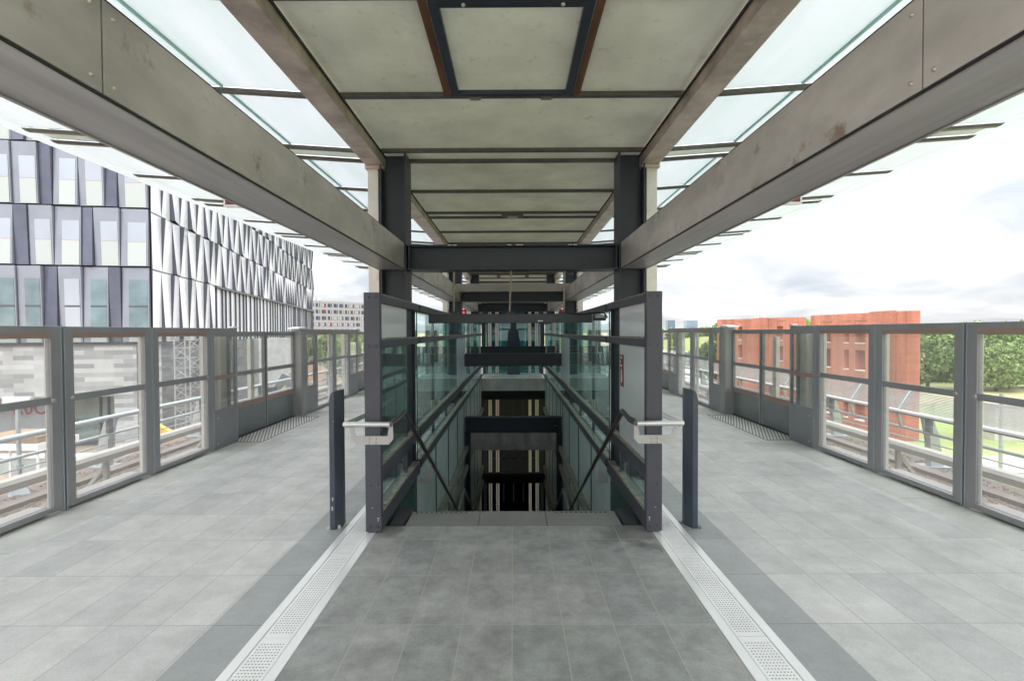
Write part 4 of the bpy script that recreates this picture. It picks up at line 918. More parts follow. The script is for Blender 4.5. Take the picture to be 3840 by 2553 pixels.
def brick_tower(A, B, ops, label, ztop, steps):
    D = Vector((B[0]-A[0], B[1]-A[1], 0)); L_ = D.length; D.normalize(); Nn = Vector((-D.y, D.x, 0))
    if Nn.x < 0: Nn = -Nn
    t = thing('brick_tower', label, 'building', (A[0], A[1], GZ), 'red brick towers')
    b = MB(); wall_with_openings(b, A, D, Nn, L_, GZ, ztop, .95, ops); b.build('wall', 'red_brick', t, fix=False)
    # rear wall with same openings, so trees show through
    def pt(a, n, z): return (A[0]+D.x*a+Nn.x*n, A[1]+D.y*a+Nn.y*n, z)
    b = MB()
    for (a0, a1) in steps:  # shallow pilaster steps
        v = [pt(a0, -.07, GZ), pt(a1, -.07, GZ), pt(a1, .0, GZ), pt(a0, .0, GZ)]; k = len(b.v); b.v += v+[(x, y, ztop+.06) for x, y, z in v]
        for f in ((0,1,2,3), (4,5,6,7), (0,1,5,4), (1,2,6,5), (2,3,7,6), (3,0,4,7)): b.f.append(tuple(k+q for q in f)); b.m.append(0)
    b.build('pilaster', 'red_brick', t)
    b = MB()
    for o in ops:
        for zz in (o[3]+.55,):
            v = [pt(o[0]-.15, -.03, zz), pt(o[1]+.15, -.03, zz), pt(o[1]+.15, .0, zz), pt(o[0]-.15, 0, zz)]; k = len(b.v); b.v += v+[(x, y, zz+.09) for x, y, z in v]
            for f in ((0,1,2,3), (4,5,6,7), (0,1,5,4), (1,2,6,5), (2,3,7,6), (3,0,4,7)): b.f.append(tuple(k+q for q in f)); b.m.append(0)
    b.each('lintel_course', 'brick_streak', t)
    b = MB()
    for o in ops:
        v = [pt(o[0], -.04, o[2]-.05), pt(o[1], -.04, o[2]-.05), pt(o[1], .5, o[2]-.05), pt(o[0], .5, o[2]-.05)]; k = len(b.v); b.v += v+[(x, y, z+.06) for x, y, z in v]
        for f in ((0,1,2,3), (4,5,6,7), (0,1,5,4), (1,2,6,5), (2,3,7,6), (3,0,4,7)): b.f.append(tuple(k+q for q in f)); b.m.append(0)
    b.each('sill', 'white_trim', t)
    for a in (L_*.13, L_*.86):
        b = MB(); v = [pt(a, -.02, GZ), pt(a+.10, -.02, GZ), pt(a+.10, .01, GZ), pt(a, .01, GZ)]; b.v += v+[(x, y, ztop+.0) for x, y, z in v]
        for f in ((0,1,5,4), (1,2,6,5), (2,3,7,6), (3,0,4,7)): b.f.append(f); b.m.append(0)
        b.build('movement_joint', 'brick_streak', t)
    return t
# near wall: from B (near end, 28,33.5) to A (far end 26.8,43.8)
fl = [(-4.6, -2.9), (-1.55, .45), (1.2, 2.35)]
ops = [(a0, a1, z0, z1) for a0, a1 in ((3.72, 4.76), (5.43, 5.99), (7.51, 8.46)) for z0, z1 in ((-5.3, -4.1), (-1.4, .15), (.72, 1.9))]
brick_tower((27.25, 33.5), (26.8, 43.6), ops, 'long red brick tower with open windows nearest the right platform', 3.05, [(.9, 3.3)])
ops2 = [(a0, a1, z0, z1) for a0, a1 in ((1.68, 2.40), (6.7, 7.3)) for z0, z1 in ((-4.9, -3.6), (-1.3, .15), (.75, 2.15))]
brick_tower((27.5, 46.6), (23.7, 56.2), ops2, 'further red brick tower with open windows beside the car park', 3.0, [(3.4, 5.2)])
# ---- far skyline right
mat('tower_blue', (.16, .20, .28), .4, var=.1); mat('block_blue', (.26, .32, .40), .4, var=.08, vs=.05); mat('far_white', (.70, .72, .74), .6); mat('far_grey', (.45, .48, .5), .7)
def simple_block(name, label, x, y, w, d, z1, m, rows, cols, group='buildings on the horizon', wm='block_win'):
    if wm not in M: mat(wm, (.10, .13, .18), .3)
    t = thing(name, label, 'building', (x, y, GZ), group); b = MB(); b.box(x-w/2, x+w/2, y, y+d, GZ, z1); b.build('wall', m, t)
    b = MB(); zz0 = -1
    for r_ in range(rows):
        for c_ in range(cols):
            a = x-w/2+w*(c_+.18)/cols; z = zz0+(z1-zz0)*(r_+.25)/rows; b.box(a, a+w*.64/cols, y-.3, y-.02, z, z+(z1-zz0)*.5/rows)
    b.each('window', wm, t); return t
simple_block('office_tower', 'slim dark blue tower on the horizon just right of the stair post', 262, 800, 12, 12, 19.5, 'tower_blue', 14, 4)
simple_block('office_block', 'wide blue glass office block on the horizon', 296, 800, 18.5, 14, 18.8, 'block_blue', 10, 12)
simple_block('low_building', 'low pale building below the blue office block', 302, 780, 38, 15, 6.2, 'far_white', 2, 14)
simple_block('low_building', 'low grey building left of the first brick tower on the horizon', 330, 760, 16, 15, 9.0, 'far_grey', 2, 6)
# white lattice hall roof behind brick tower
t = thing('arena', 'white lattice walled arena top with a blue corner behind the brick tower', 'building', (132, 250, GZ))
b = MB(); b.box(122.6, 135.5, 250, 262, GZ, 8.0); b.build('wall', 'far_grey', t)
b = MB(); random.seed(4)
for q in range(70):
    x = 122.6+random.random()*9; z = 4.6+random.random()*3.2; b.prism([(x, z), (x+.35, z+.05), (x+.2, z+1.0), (x-.1, z+.9)], 'y', 249.6, 249.9)
b.build('lattice', 'far_white', t)
b = MB(); b.box(131, 135.6, 249.6, 249.95, 6.6, 8.6); b.build('blue_panel', 'block_blue', t)
# vans
mat('van_white', (.78, .79, .80), .3); mat('window_dark', (.03, .035, .045), .15); mat('tyre', (.02, .02, .02), .8); mat('lamp_red', (.5, .03, .03), .3)
def van(x, y, label, body='van_white', L_=4.9, H_=2.3):
    t = thing('parked_van', label, 'van', (x, y, GZ), 'vans in the car park')
    b = MB(); b.prism([(x, GZ+.35), (x+L_, GZ+.35), (x+L_+.05, GZ+1.1), (x+L_-.5, GZ+1.25), (x+L_-1.1, GZ+H_-.1), (x+L_-1.5, GZ+H_), (x+.1, GZ+H_), (x-.05, GZ+1.3)], 'y', y, y+1.9); b.build('body', body, t, bevel=.08)
    b = MB(); b.box(x+.4, x+1.7, y-.02, y, GZ+1.3, GZ+1.95); b.box(x+1.9, x+3.1, y-.02, y, GZ+1.3, GZ+1.95); b.prism([(x+3.3, GZ+1.3), (x+4.2, GZ+1.3), (x+3.8, GZ+1.95), (x+3.3, GZ+1.95)], 'y', y-.02, y); b.each('window', 'window_dark', t)
    for wx in (x+.9, x+L_-1.0):
        w = MB(); w.tube([(wx, y-.03, GZ+.35), (wx, y+.25, GZ+.35)], .35, 16); ww = w.build('wheel', 'tyre', t); w = MB(); w.tube([(wx, y-.04, GZ+.35), (wx, y-.031, GZ+.35)], .18, 12); w.build('rim', 'galv', ww)
    b = MB(); b.box(x-.07, x-.03, y+.1, y+.3, GZ+1, GZ+1.3); b.build('tail_lamp', 'lamp_red', t)
    return t
van(43.0, 103.4, 'white van parked beside the dark green bush')
mat('trailer', (.06, .07, .08), .6)
t = thing('parked_truck', 'long dark trailer parked left of the white van', 'trailer', (34, 106, GZ), 'vehicles in the car park')
b = MB(); b.box(33.0, 40.4, 106, 108.4, GZ+.9, GZ+3.0); b.build('box', 'trailer', t, bevel=.05); b = MB(); b.box(33, 40.4, 105.9, 108.5, GZ+3.0, GZ+3.15); b.build('roof', 'van_white', t)
for wx in (34.2, 35.2, 39): 
    w = MB(); w.tube([(wx, 105.97, GZ+.45), (wx, 106.3, GZ+.45)], .45, 14); w.build('wheel', 'tyre', t)
for i, (x, y, h, lb_) in enumerate(((42, 128, 7.0, 'slim grey street lamp in front of the green hill'), (31.5, 98, 6.5, 'grey street lamp at the left end of the car park'))):
    t = thing('street_lamp', lb_, 'street lamp', (x, y, GZ), 'street lamps by the car park'); b = MB(); b.tube([(x, y, GZ), (x, y, GZ+h)], [.12, .07], 8); b.build('pole', 'galv', t); b = MB(); b.tube([(x, y, GZ+h), (x-1.4, y, GZ+h+.15)], .05, 6); b.build('arm', 'galv', t); b = MB(); b.box(x-2.0, x-1.3, y-.15, y+.15, GZ+h+.05, GZ+h+.22); b.build('lamp_head', 'far_white', t, bevel=.05)
# low concrete wall at the far right by the wood
mat('wall_pale', (.62, .60, .56), .85, var=.1, vs=1)
t = thing('low_wall', 'low pale concrete wall with stone cap at the edge of the wood', 'wall', (40, 38, GZ)); b = MB(); b.box(33.5, 60, 33.6, 34.4, GZ, GZ+2.35); b.build('wall', 'wall_pale', t); b = MB(); b.box(33.4, 60.1, 33.5, 34.5, GZ+2.35, GZ+2.5); b.build('cap', 'pale_sill', t)
b = MB(); b.tube([(20.2, 20, GZ), (20.2, 20, -.9)], .07, 8); t = tag(b.build('site_pole', 'galv'), 'thin grey pole standing in the grass at the far right', 'pole')
# ============================================================ LEFT: FACETED BUILDING
FC = Vector((-24.6, 33.0, 0)); FA = Vector((-.981, -.194, 0)); FB = Vector((-.2302, .9731, 0)); NA = Vector((.194, -.981, 0)); NB = Vector((.9731, .2302, 0))
mat('panel_mirror', (.70, .71, .73), .2, .3, var=.12, vs=.3); mat('panel_lav', (.60, .60, .66), .22, .2); mat('return_dark', (.09, .10, .12), .3, .2)
mat('win_frame_dark', (.06, .07, .09), .4); mat('win_bright', (.42, .46, .52), .12, .35, var=.04, vs=.4); mat('win_blind', (.38, .42, .415), .5); mat('win_surround', (.27, .29, .335), .2, .3, var=.08, vs=.5); mat('win_dark_panel', (.12, .13, .175), .15, .3, var=.2, vs=.4)
mat('win_teal', (.20, .27, .29), .08, .4, var=.25, vs=.5); mat('orange_line', (.42, .20, .16), .5)
bd = thing('faceted_building', 'large building with folded mirror panels and tall windows left of the station', 'building', (FC.x, FC.y, GZ))
def fp(base, D, Nn, a, n, z): return (base.x+D.x*a+Nn.x*n, base.y+D.y*a+Nn.y*n, z)
def abox(b, D, Nn, a0, a1, n0, n1, z0, z1, base=FC):
    k = len(b.v); b.v += [fp(base, D, Nn, a, n, z) for z in (z0, z1) for a, n in ((a0, n0), (a1, n0), (a1, n1), (a0, n1))]
    for f in ((0,3,2,1), (4,5,6,7), (0,1,5,4), (1,2,6,5), (2,3,7,6), (3,0,4,7)): b.f.append(tuple(k+q for q in f)); b.m.append(b.cur)
b = MB(); abox(b, FB, NB, .5, 64, -6, -.35, .9, 18.3); abox(b, FA, NA, .5, 26, -8, -.35, .9, 18.25); b.build('core', 'win_frame_dark', bd)
# face A : windows
rowsA = [((1.08, 6.2), [(.1, 1.8, 'w'), (1.8, 2.55, 'd'), (2.55, 4.05, 'w'), (4.05, 5.47, 'l'), (5.47, 6.3, 'd'), (6.3, 7.75, 'w'), (7.75, 9.3, 'w')], 1),
         ((6.2, 10.15), [(.1, 1.8, 'w'), (1.8, 3.38, 'w'), (3.38, 4.06, 'd'), (4.06, 5.63, 'w'), (5.63, 7.07, 'l'), (7.07, 7.9, 'd'), (7.9, 9.4, 'w')], 0),
         ((10.15, 14.2), [(.1, 1.92, 'w'), (1.92, 2.65, 'd'), (2.65, 4.2, 'w'), (4.2, 5.65, 'l'), (5.65, 6.42, 'd'), (6.42, 7.93, 'w'), (7.93, 9.4, 'w')], 0),
         ((14.2, 18.2), [(.1, 1.8, 'w'), (1.8, 3.3, 'w'), (3.3, 4.1, 'd'), (4.1, 5.6, 'w'), (5.6, 7.1, 'w'), (7.1, 7.9, 'd'), (7.9, 9.4, 'w')], 0)]
random.seed(21)
for (z0, z1), wins, tall in rowsA:
    allw = list(wins)
    a = wins[-1][1]
    while a < 25: w_ = random.choice((.8, 1.5, 1.5)); allw.append((a, a+w_, 'd' if w_ < 1 else 'w')); a += w_
    for wi, (a0, a1, kind) in enumerate(allw):
        g0, g1, zb, zt_ = a0+.025, a1-.02, z0+.05, z1-.05; d0 = random.uniform(.06, .18); d1 = random.choice((-.12, .12))
        fr = MB(); P = lambda a, n, z: fp(FC, FA, NA, a, n, z)
        # folded glass sheet: one lower corner proud, one upper corner proud
        n00, n10, n11, n01 = d0+max(0, -d1), max(0, -d1), max(0, d1), d0+max(0, d1)
        fr.quad(P(g0, n00, zb), P(g1, n10, zb), P(g1, n11, zt_), P(g0, n01, zt_))
        fr.quad(P(g0, n00, zb), P(g0, n01, zt_), P(g0, -.05, zt_), P(g0, -.05, zb)); fr.quad(P(g1, n11, zt_), P(g1, n10, zb), P(g1, -.05, zb), P(g1, -.05, zt_))
        o = fr.build('window' if kind != 'd' else 'solid_panel', 'win_surround' if kind != 'd' else 'win_dark_panel', bd, fix=False)
        if kind != 'd':
            e0, e1 = g0+(.08 if kind == 'w' else .1), g1-(.42 if kind != 'l' else .35); hz = zt_-.9*(1 if not tall else .9)
            def PN(a, z):
                u = (a-g0)/(g1-g0); w = (z-zb)/(zt_-zb); return (n00*(1-u)+n10*u)*(1-w)+(n01*(1-u)+n11*u)*w
            def sheet(nm, mt, aa, ab, za, zc, off):
                q = MB(); q.quad(*[P(a, PN(a, z)+off, z) for a, z in ((aa, za), (ab, za), (ab, zc), (aa, zc))]); q.quad(*[P(a, PN(a, z)+off-.012, z) for a, z in ((aa, za), (ab, za), (ab, zc), (aa, zc))]); return q.build(nm, mt, o, fix=False)
            bl = zb+(1.62 if not tall else .45)
            sheet('glazing', 'win_bright' if not tall or wi % 3 == 1 else random.choice(('win_teal', 'win_bright')), e0, e1, bl, hz, .02)
            sheet('blind', 'win_blind', e0, e1, zb+.02, bl, .025)
            sheet('blind_edge', 'orange_line', e0, e1, bl, bl+.022, .028)
            if tall: sheet('window_bar', 'return_dark', e0, e1, zb+2.35, zb+2.47, .03)
# face B : folded panels
random.seed(8)
npan = 0; restp = MB()
rowsB = [(1.08, 6.05, 0, 11.6), (6.05, 9.95, 0, 64), (9.95, 13.75, 0, 64), (13.75, 18.2, 0, 64)]
for ri, (z0, z1, t0, t1) in enumerate(rowsB):
    a = t0; up = (ri % 2 == 0); i = 0
    mir_mats = ['panel_mirror', 'panel_lav', 'panel_mirror']
    while a < t1-.3:
        w = random.choice((1.35, 1.5, 1.65)); c = min(a+w, t1); d = random.uniform(.24, .36) if a > t0 else .05
        P = lambda q, n, z: fp(FC, FB, NB, q, n, z); zb, zt_ = z0+.05, z1-.05
        nt_, nb_ = (d, 0) if up else (0, d)
        mir = MB(); ret = mir; mir.cur = 1 if (i % 4 == 2) else 0
        
        K = 5
        def TP(u, w): return P(a+(c-.03-a)*u, (nb_*(1-w)+nt_*w)*(1-u), zb+(zt_-zb)*w)
        for iu in range(2):
            for iw in range(K): mir.quad(TP(iu/2, iw/K), TP((iu+1)/2, iw/K), TP((iu+1)/2, (iw+1)/K), TP(iu/2, (iw+1)/K))
        ret.cur = 2
        if up: ret.tri(P(a, 0, zb), P(a, d, zt_), P(a, -.02, zt_))
        else: ret.tri(P(a, 0, zt_), P(a, d, zb), P(a, -.02, zb))
        ret.quad(P(a, -.02, z1-.05), P(c, -.02, z1-.05), P(c, -.02, z1+.05), P(a, -.02, z1+.05))
        if npan < 100 and a < 34: mir.build('folded_panel', ['panel_mirror', 'panel_lav', 'return_dark'], bd, fix=False); npan += 1
        else:
            k0 = len(restp.v); restp.v += mir.v; restp.f += [tuple(k0+q for q in f) for f in mir.f]; restp.m += mir.m
        a = c; up = not up; i += 1
        if random.random() < .22: up = not up
restp.build('folded_panel', ['panel_mirror', 'panel_lav', 'return_dark'], bd, fix=False)['kind'] = 'stuff'
b = MB(); abox(b, FB, NB, 0, 64, -.3, .5, 18.2, 18.5); abox(b, FA, NA, 0, 26, -.3, .2, 18.2, 18.5)
abox(b, FA, NA, 0, 26, -.3, .12, .95, 1.08); abox(b, FB, NB, 0, 12, -.3, .12, .95, 1.08); b.build('ledge', 'win_frame_dark', bd)
# recessed mullioned strip on face B
b = MB(); abox(b, FB, NB, 11.6, 64, -.25, -.12, 1.0, 5.95); b.build('strip_glazing', 'panel_mirror', bd)
b = MB(); q = 12.0
while q < 64: abox(b, FB, NB, q, q+.12, -.12, .02, 1.0, 5.95); q += random.choice((1.0, 1.3, 1.6))
abox(b, FB, NB, 11.6, 64, -.2, .2, 5.85, 6.05); b.each('mullion', 'win_frame_dark', bd)
# stone base
brick_mat('stone_clad', (.27, .285, .29), (.58, .59, .595), (.43, .44, .44), 1.0, (FA.x, FA.y), bw=1.15, rh=.30, ms=.003, noise=.1)
brick_mat('stone_clad_side', (.10, .115, .12), (.22, .23, .23), (.16, .17, .17), 1.0, (FB.x, FB.y), bw=1.3, rh=.20, ms=.004, noise=.08)
b = MB(); abox(b, FA, NA, -.02, 26, -1.0, -.0, -2.5, .95); abox(b, FA, NA, -.02, 2.4, -1.0, -.0, GZ, -2.5); b.build('stone_base', 'stone_clad', bd)
b = MB(); abox(b, FB, NB, 0, 33, -1.0, -.0, GZ, .95); abox(b, FB, NB, 33, 64, -1, -.3, GZ, .95); b.build('stone_base', 'stone_clad_side', bd)
mat('shop_glass', (.22, .30, .29), .08, .4, var=.3, vs=.35); mat('shop_grey', (.36, .40, .44), .3, .2, var=.1, vs=.5); mat('letter_red', (.32, .10, .13), .5)
b = MB(); abox(b, FA, NA, 2.4, 6.9, -1.6, -1.5, GZ+.3, -2.5); b.build('shopfront', 'shop_glass', bd)
b = MB(); abox(b, FA, NA, 6.9, 26, -1.35, -1.25, GZ+.3, -2.5); ban = b.build('shop_banner', 'shop_grey', bd)
b = MB()
for q in (2.4, 3.5, 4.0, 5.9, 6.8): abox(b, FA, NA, q, q+.09, -1.5, -1.38, GZ+.3, -2.5)
abox(b, FA, NA, 2.4, 26, -1.5, -1.2, GZ, GZ+.3); abox(b, FA, NA, 2.4, 26, -1.5, -.02, -2.56, -2.5); b.build('shop_frames', 'win_frame_dark', bd)
# lettering on the banner (reads left to right)
ang = math.atan2(-FA.y, -FA.x)
tp = fp(FC, FA, NA, 7.15, -1.235, -3.74); o = text_mesh('lettering', 'R0C', 1.5, 'letter_red', ban, (0, 0, 0), (R(90), 0, ang), .01, sx=.72, align='RIGHT'); o.location = Vector(tp)-Vector(bd.location); o.location = (tp[0]-bd.location.x, tp[1]-bd.location.y, tp[2]-bd.location.z)
# free standing pale wall & terrace at the far end
t = thing('terrace_wall', 'pale stone retaining wall with white cap beyond the faceted building', 'wall', (-30, 62, GZ)); mat('pale_stone', (.58, .60, .60), .85, var=.12, vs=1.2)
b = MB(); b.prism([(61, GZ), (82, GZ), (82, .55), (61, .95)], 'x', -32.6, -31.9)
b.box(-31.9, -30.0, 81, 82, GZ, .3); b.build('wall', 'pale_stone', t); b = MB(); b.prism([(61, .95), (82, .55), (82, .72), (61, 1.12)], 'x', -32.7, -31.8); b.build('cap', 'white_trim', t)
b = MB(); b.box(-33.5, -29.5, 56, 61, GZ, 1.02); tag(b.build('gate_pier', 'pale_stone', bevel=.02), 'broad pale stone pier at the end of the grey stone base', 'pier')
# dark inspection slot
# ============================================================ HOTEL
mat('hotel_wall', (.29, .285, .285), .8, var=.04); mat('curtain_blue', (.07, .12, .22), .6); mat('curtain_red', (.20, .04, .045), .6); mat('curtain_green', (.05, .14, .10), .6); mat('curtain_white', (.34, .34, .35), .6); mat('win_glass_h', (.05, .06, .08), .2, .0)
ho = thing('apartment_block', 'grey apartment block with coloured window panels far behind the construction site', 'building', (-85, 190, GZ))
hy = 200.0; hx0, hx1 = -84.5, -64.5; hz1 = 15.0
b = MB(); b.prism([(hx0, hy), (hx1, hy+20), (hx1-6, hy+26), (hx0-6, hy+6)], 'z', GZ, hz1); b.build('wall', 'hotel_wall', ho)
HD = Vector((hx1-hx0, 20, 0)); HL = HD.length; HD.normalize(); HN = Vector((HD.y, -HD.x, 0)); HB = Vector((hx0, hy, 0))
random.seed(2); ncol, nrow = 11, 7; gl_ = MB(); cur = {k: MB() for k in ('blue', 'red', 'green', 'white')}
for r_ in range(nrow):
    for c_ in range(ncol):
        a0 = HL*(c_+.16)/ncol; a1 = HL*(c_+.86)/ncol; z0 = hz1-1.0-2.72*r_-1.55; z1 = z0+1.55
        gl_ = MB(); abox(gl_, HD, HN, a0, a1, .0, .06, z0, z1, HB); wn_ = gl_.build('window', 'win_glass_h', ho)
        k = random.choice(('blue', 'blue', 'white', 'white', 'white', 'red', 'green')); m_ = a0+(a1-a0)*random.choice((.55, .6)); q = MB(); abox(q, HD, HN, m_, m_+.40, .06, .14, z0+.05, z1-.05, HB); q.build('window_panel', 'curtain_'+k, wn_)
        if random.random() < .5: q = MB(); abox(q, HD, HN, a0+.1, m_-.15, .06, .10, z0+.1, z1-.1, HB); q.build('curtain', 'curtain_white', wn_)
b = MB(); b.box(hx0+.5, hx0+2, hy+2, hy+3.5, hz1, hz1+1.3); b.box(hx0+2.4, hx0+3.6, hy+3, hy+4.2, hz1, hz1+1.6); b.each('roof_plant', 'far_grey', ho)
# ============================================================ CONSTRUCTION SITE
mat('sand', (.33, .24, .16), .95, var=.2, vs=.8, bump=.5, bs=4); mat('orange', (.85, .16, .05), .5); mat('yellow', (.75, .45, .06), .5); mat('brown_clay', (.36, .24, .16), .95, var=.15, vs=1.5)
def heap(name, cx, cy, rx, ry, h, m, label, seed, kind_cat='sand heap'):
    b = MB(); n, k = 28, 10; rs = random.Random(seed)
    b.v.append((cx, cy, GZ+h))
    for j in range(1, k+1):
        for i in range(n):
            t_ = 6.283*i/n; u = j/k; w = 1+.12*math.sin(3*t_+seed)+.06*rs.random(); b.v.append((cx+rx*u*w*math.cos(t_), cy+ry*u*w*math.sin(t_), GZ+h*(math.cos(u*math.pi)*.5+.5)+.08*rs.random()-(.1 if j == k else 0)))
    for i in range(n): b.f.append((0, 1+i, 1+(i+1) % n)); b.m.append(0)
    for j in range(k-1):
        for i in range(n): p_ = 1+j*n; b.f.append((p_+i, p_+n+i, p_+n+(i+1) % n, p_+(i+1) % n)); b.m.append(0)
    return tag(b.build(name, m, smooth=True), label, kind_cat)
heap('sand_heap', -20.5, 48.5, 6.5, 6, 4.6, 'sand', 'tall brown sand heap behind the left platform screens', 1)
heap('sand_heap', -15.5, 40, 5, 5, 2.0, 'brown_clay', 'lower brown earth heap in front of the tall sand heap', 2)
heap('sand_heap', -20.0, 20, 6, 4, .9, 'sand', 'low flat sand heap near the shopfront', 3)
# cones
def cone(x, y, z, label, h=.95):
    t = thing('traffic_cone', label, 'cone', (x, y, z), 'orange posts and cones'); b = MB(); b.tube([(x, y, z+.03), (x, y, z+h)], [.15, .03], 10); b.build('cone', 'orange', t); b = MB(); b.tube([(x, y, z+h*.5), (x, y, z+h*.68)], [.100, .072], 10); b.build('white_band', 'white_trim', t); b = MB(); b.box(x-.2, x+.2, y-.2, y+.2, z, z+.03); b.build('base', 'orange', t)
for i, (x, y) in enumerate(((-31.8, 80.0), (-30.0, 80.5), (-28.3, 81.0))): pass
mat('chain_white', (.8, .8, .8), .5)
tr = thing('terrace', 'brown terrace above the retaining wall with a chain fence', 'terrace', (-40, 85, GZ)); b = MB(); b.box(-60, -32.7, 62, 100, GZ, -.4); b.build('deck', 'brown_clay', tr)
for i in range(3):
    y = 84.5+.4*i; x = -33.8+1.0*i*.9-.0
    x = -33.0*(y/80)+(i-1)*1.55+.2
    t = thing('barrier_post', f'{["left", "middle", "right"][i]} orange barrier post with white bands on the terrace', 'barrier post', (x, y, -.4), 'orange barrier posts'); b = MB(); b.tube([(x, y, -.4), (x, y, .9)], [.17, .14], 10); b.tube([(x, y, .9), (x, y, 1.25)], [.2, .04], 10); b.build('post', 'orange', t); b = MB(); b.tube([(x, y, .45), (x, y, .62)], .178, 10); b.build('white_band', 'white_trim', t)
b = MB(); b.tube([(-36.2+.22*k, 84.3+.06*k, .75-.3*math.sin((k % 7)/7*3.14)) for k in range(22)], .035, 6); tag(b.build('barrier_chain', 'chain_white'), 'white plastic chain sagging between the orange barrier posts', 'chain')
cone(-15.2, 30.5, GZ, 'orange cone standing by the grey stone wall', 1.0)
# excavator
ex = thing('excavator', 'orange excavator with a dark bucket digging in the sand heap', 'excavator', (-12.4, 32, GZ)); x, y = -12.6, 33.0
b = MB(); b.box(x-1.6, x+1.6, y, y+.6, GZ, GZ+.8); b.box(x-1.6, x+1.6, y+1.9, y+2.5, GZ, GZ+.8); b.each('tracks', 'tyre', ex, bevel=.25)
b = MB(); b.box(x-1.4, x+1.8, y, y+2.5, GZ+.95, GZ+2.2); b.build('body', 'orange', ex, bevel=.12)
b = MB(); b.box(x-1.2, x+.1, y+.2, y+1.2, GZ+2.2, GZ+3.5); b.build('cab', 'window_dark', ex, bevel=.08); b = MB(); b.box(x-1.3, x+.2, y+.1, y+1.3, GZ+3.5, GZ+3.62); b.box(x-1.3, x-1.2, y+.1, y+.2, GZ+2.2, GZ+3.5); b.box(x+.1, x+.2, y+.1, y+.2, GZ+2.2, GZ+3.5); b.build('cab_roof', 'orange', ex)
b = MB(); b.prism([(x-1.2, GZ+1.6), (x-3.6, GZ+4.6), (x-4.0, GZ+4.4), (x-1.6, GZ+1.3)], 'y', y+1.4, y+1.75); b.prism([(x-3.4, GZ+4.6), (x-4.4, GZ+3.3), (x-4.7, GZ+3.5), (x-3.9, GZ+4.8)], 'y', y+1.42, y+1.72); b.build('arm', 'galv_dark', ex)
b = MB(); b.prism([(x-4.3, GZ+3.9), (x-5.5, GZ+3.8), (x-5.7, GZ+2.9), (x-5.2, GZ+2.4), (x-4.6, GZ+2.5), (x-4.2, GZ+3.2)], 'y', y+1.0, y+2.1); b.build('bucket', 'window_dark', ex, bevel=.05)
# crane mast
mat('mast', (.36, .37, .37), .6)
cm = thing('lattice_mast', 'grey lattice mast standing before the stone wall', 'mast', (-20.6, 29, GZ)); bx, by, w = -20.7, 29.5, .95
b = MB()
for dx in (0, w):
    for dy in (0, w): b.tube([(bx+dx, by+dy, GZ), (bx+dx, by+dy, 1.6)], .045, 6)
b.each('chord', 'mast', cm)
b = MB(); z = GZ; f_ = 0
while z < 1.0:
    for (p_, q_) in (((0, 0), (w, 0)), ((w, 0), (w, w)), ((w, w), (0, w)), ((0, w), (0, 0))):
        a_, c_ = (p_, q_) if f_ % 2 else (q_, p_); b.tube([(bx+a_[0], by+a_[1], z), (bx+c_[0], by+c_[1], z+.62)], .018, 5); b.tube([(bx+p_[0], by+p_[1], z), (bx+q_[0], by+q_[1], z)], .015, 5)
    z += .62; f_ += 1
b.build('lacing', 'mast', cm)
# crates, containers, scaffold etc. in front of shopfront
def crate(x, y, w, d, h, m, label, name='site_crate', z=GZ):
    t = thing(name, label, 'crate', (x, y, z), 'crates on the construction site'); b = MB(); b.box(x, x+w, y, y+d, z+.1, z+h); b.build('body', m, t, bevel=.03); b = MB(); b.box(x-.04, x+w+.04, y-.04, y+d+.04, z+h, z+h+.06); b.build('lid', 'white_trim', t); b = MB(); b.box(x+.1, x+w-.1, y+.1, y+d-.1, z, z+.1); b.build('pallet', 'brown_clay', t); return t
mat('pink_wrap', (.78, .66, .63), .4, var=.1, vs=2)
crate(-16.6, 20.2, 2.2, 1.5, 2.15, 'pink_wrap', 'large pale pink wrapped crate in front of the lattice mast')
crate(-19.2, 18.6, .9, .8, 1.1, 'pink_wrap', 'small pale crate with a pink mark left of the large crate')
mk = thing('digger_arm', 'yellow loader with a raised arm behind the large pale crate', 'loader', (-17.5, 25, GZ)); b = MB(); b.box(-18.2, -15.8, 25, 26.6, GZ+.7, GZ+2.2); b.build('body', 'yellow', mk, bevel=.1); b = MB(); b.prism([(-18.0, GZ+2.0), (-19.4, GZ+3.0), (-19.4, GZ+3.25), (-17.8, GZ+2.4)], 'y', 25.3, 25.6); b.build('arm', 'yellow', mk)
for wx in (-17.8, -16.2):
    w_ = MB(); w_.tube([(wx, 24.95, GZ+.5), (wx, 25.3, GZ+.5)], .5, 14); w_.build('wheel', 'tyre', mk)
b = MB(); b.box(-23.2, -20.6, 20.8, 22.6, -3.0, -2.72); fr = tag(b.build('timber_stack', 'sand', bevel=.03), 'stack of yellowish boards lying on a raised white frame', 'boards')
sf = thing('board_trestle', 'white scaffold frame carrying the boards before the shopfront', 'scaffold', (-22, 21, GZ)); b = MB()
for q in (-23.1, -21.9, -20.7):
    for w_ in (20.9, 22.5): b.tube([(q, w_, GZ), (q, w_, -3.3)], .05, 6)
b.each('leg', 'white_trim', sf); b = MB(); b.box(-23.3, -20.5, 20.7, 22.7, -3.3, -3.02); b.build('deck', 'white_trim', sf)
jp = thing('jacking_prop', 'grey steel prop with a conical foot beyond the left railing', 'prop', (-8.95, 8.6, -1.1)); b = MB(); b.tube([(-8.75, 8.5, -1.08), (-8.75, 8.5, .5)], .035, 8); b.tube([(-8.75, 8.5, -.62), (-8.75, 8.5, -.58)], .06, 8); b.build('pole', 'galv', jp); b = MB(); b.tube([(-8.75, 8.5, -1.1), (-8.75, 8.5, -.85)], [.2, .04], 4); b.build('foot', 'galv', jp)
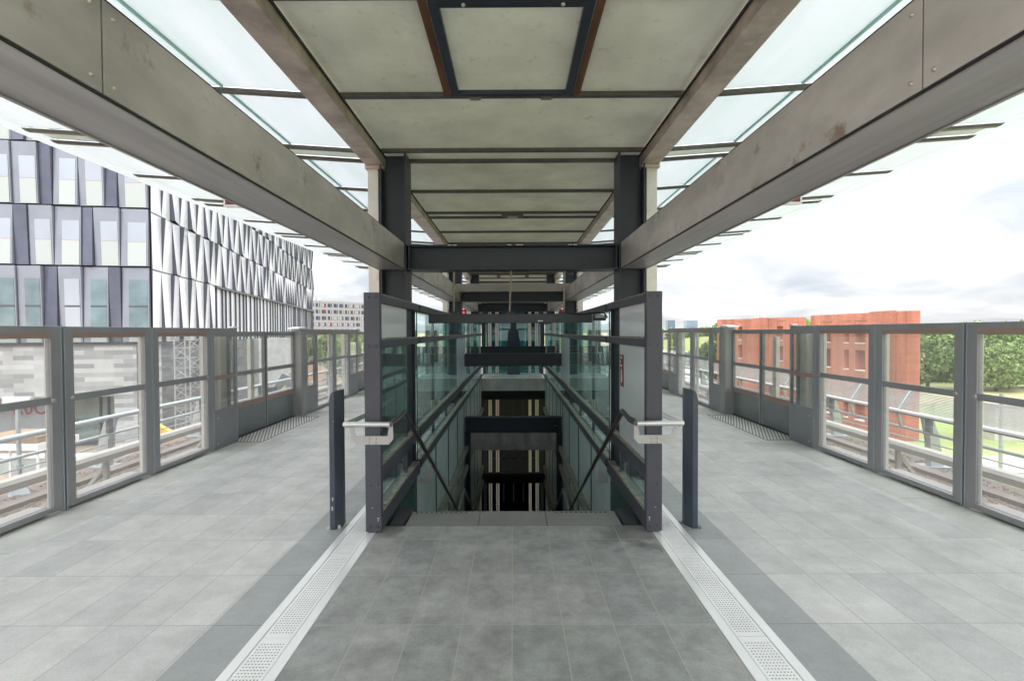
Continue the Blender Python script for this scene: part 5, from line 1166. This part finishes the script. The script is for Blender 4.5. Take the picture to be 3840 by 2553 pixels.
b = MB(); b.box(-9.0, -8.5, 8.47, 8.53, .5, .62); b.build('bracket', 'white_trim', jp)
gw = thing('site_wall', 'low grey concrete foundation wall along the shopfront', 'wall', (-20, 27, GZ)); b = MB(); b.box(-34, -14, 26.4, 27.0, GZ, GZ+.9); b.build('wall', 'concrete', gw); b = MB(); b.box(-34, -14, 26.35, 27.05, GZ+.9, GZ+1.0); b.build('cap', 'white_trim', gw)
# workman
mat('hivis', (.8, .12, .06), .6); mat('skin', (.45, .26, .18), .6); mat('trousers', (.05, .06, .09), .8)
wk = thing('person', 'workman in an orange helmet and vest standing behind the orange machine', 'person', (-13.6, 40.5, GZ+1.9))
def skin_body(name, verts, edges, radii, m, parent):
    me = bpy.data.meshes.new(name); me.from_pydata(verts, edges, []); o = bpy.data.objects.new(name, me); C.objects.link(o); o.parent = parent
    o.modifiers.new('skin', 'SKIN'); me.skin_vertices[0].data[0].use_root = True
    for i, r_ in enumerate(radii): me.skin_vertices[0].data[i].radius = (r_, r_*.85)
    sb = o.modifiers.new('sub', 'SUBSURF'); sb.levels = 1; sb.render_levels = 1; me.materials.append(M[m]); return o
vv = [(0, 0, .95), (0, 0, 1.2), (0, 0, 1.42), (0, 0, 1.52), (0, -.02, 1.66), (.19, 0, 1.42), (.25, -.02, 1.14), (.24, -.12, .92), (-.19, 0, 1.42), (-.25, -.02, 1.14), (-.24, -.12, .92), (.1, 0, .88), (.11, 0, .5), (.12, .02, .08), (-.1, 0, .88), (-.11, 0, .5), (-.12, .02, .08)]
skin_body('body', vv, [(0, 1), (1, 2), (2, 3), (3, 4), (2, 5), (5, 6), (6, 7), (2, 8), (8, 9), (9, 10), (0, 11), (11, 12), (12, 13), (0, 14), (14, 15), (15, 16)], [.15, .15, .16, .06, .1, .07, .05, .04, .07, .05, .04, .09, .07, .05, .09, .07, .05], 'hivis', wk)
b = MB(); b.dome((wk.location.x, wk.location.y-.02, wk.location.z+1.66), .14, .14, 12); b.build('helmet', 'orange', wk, smooth=True)
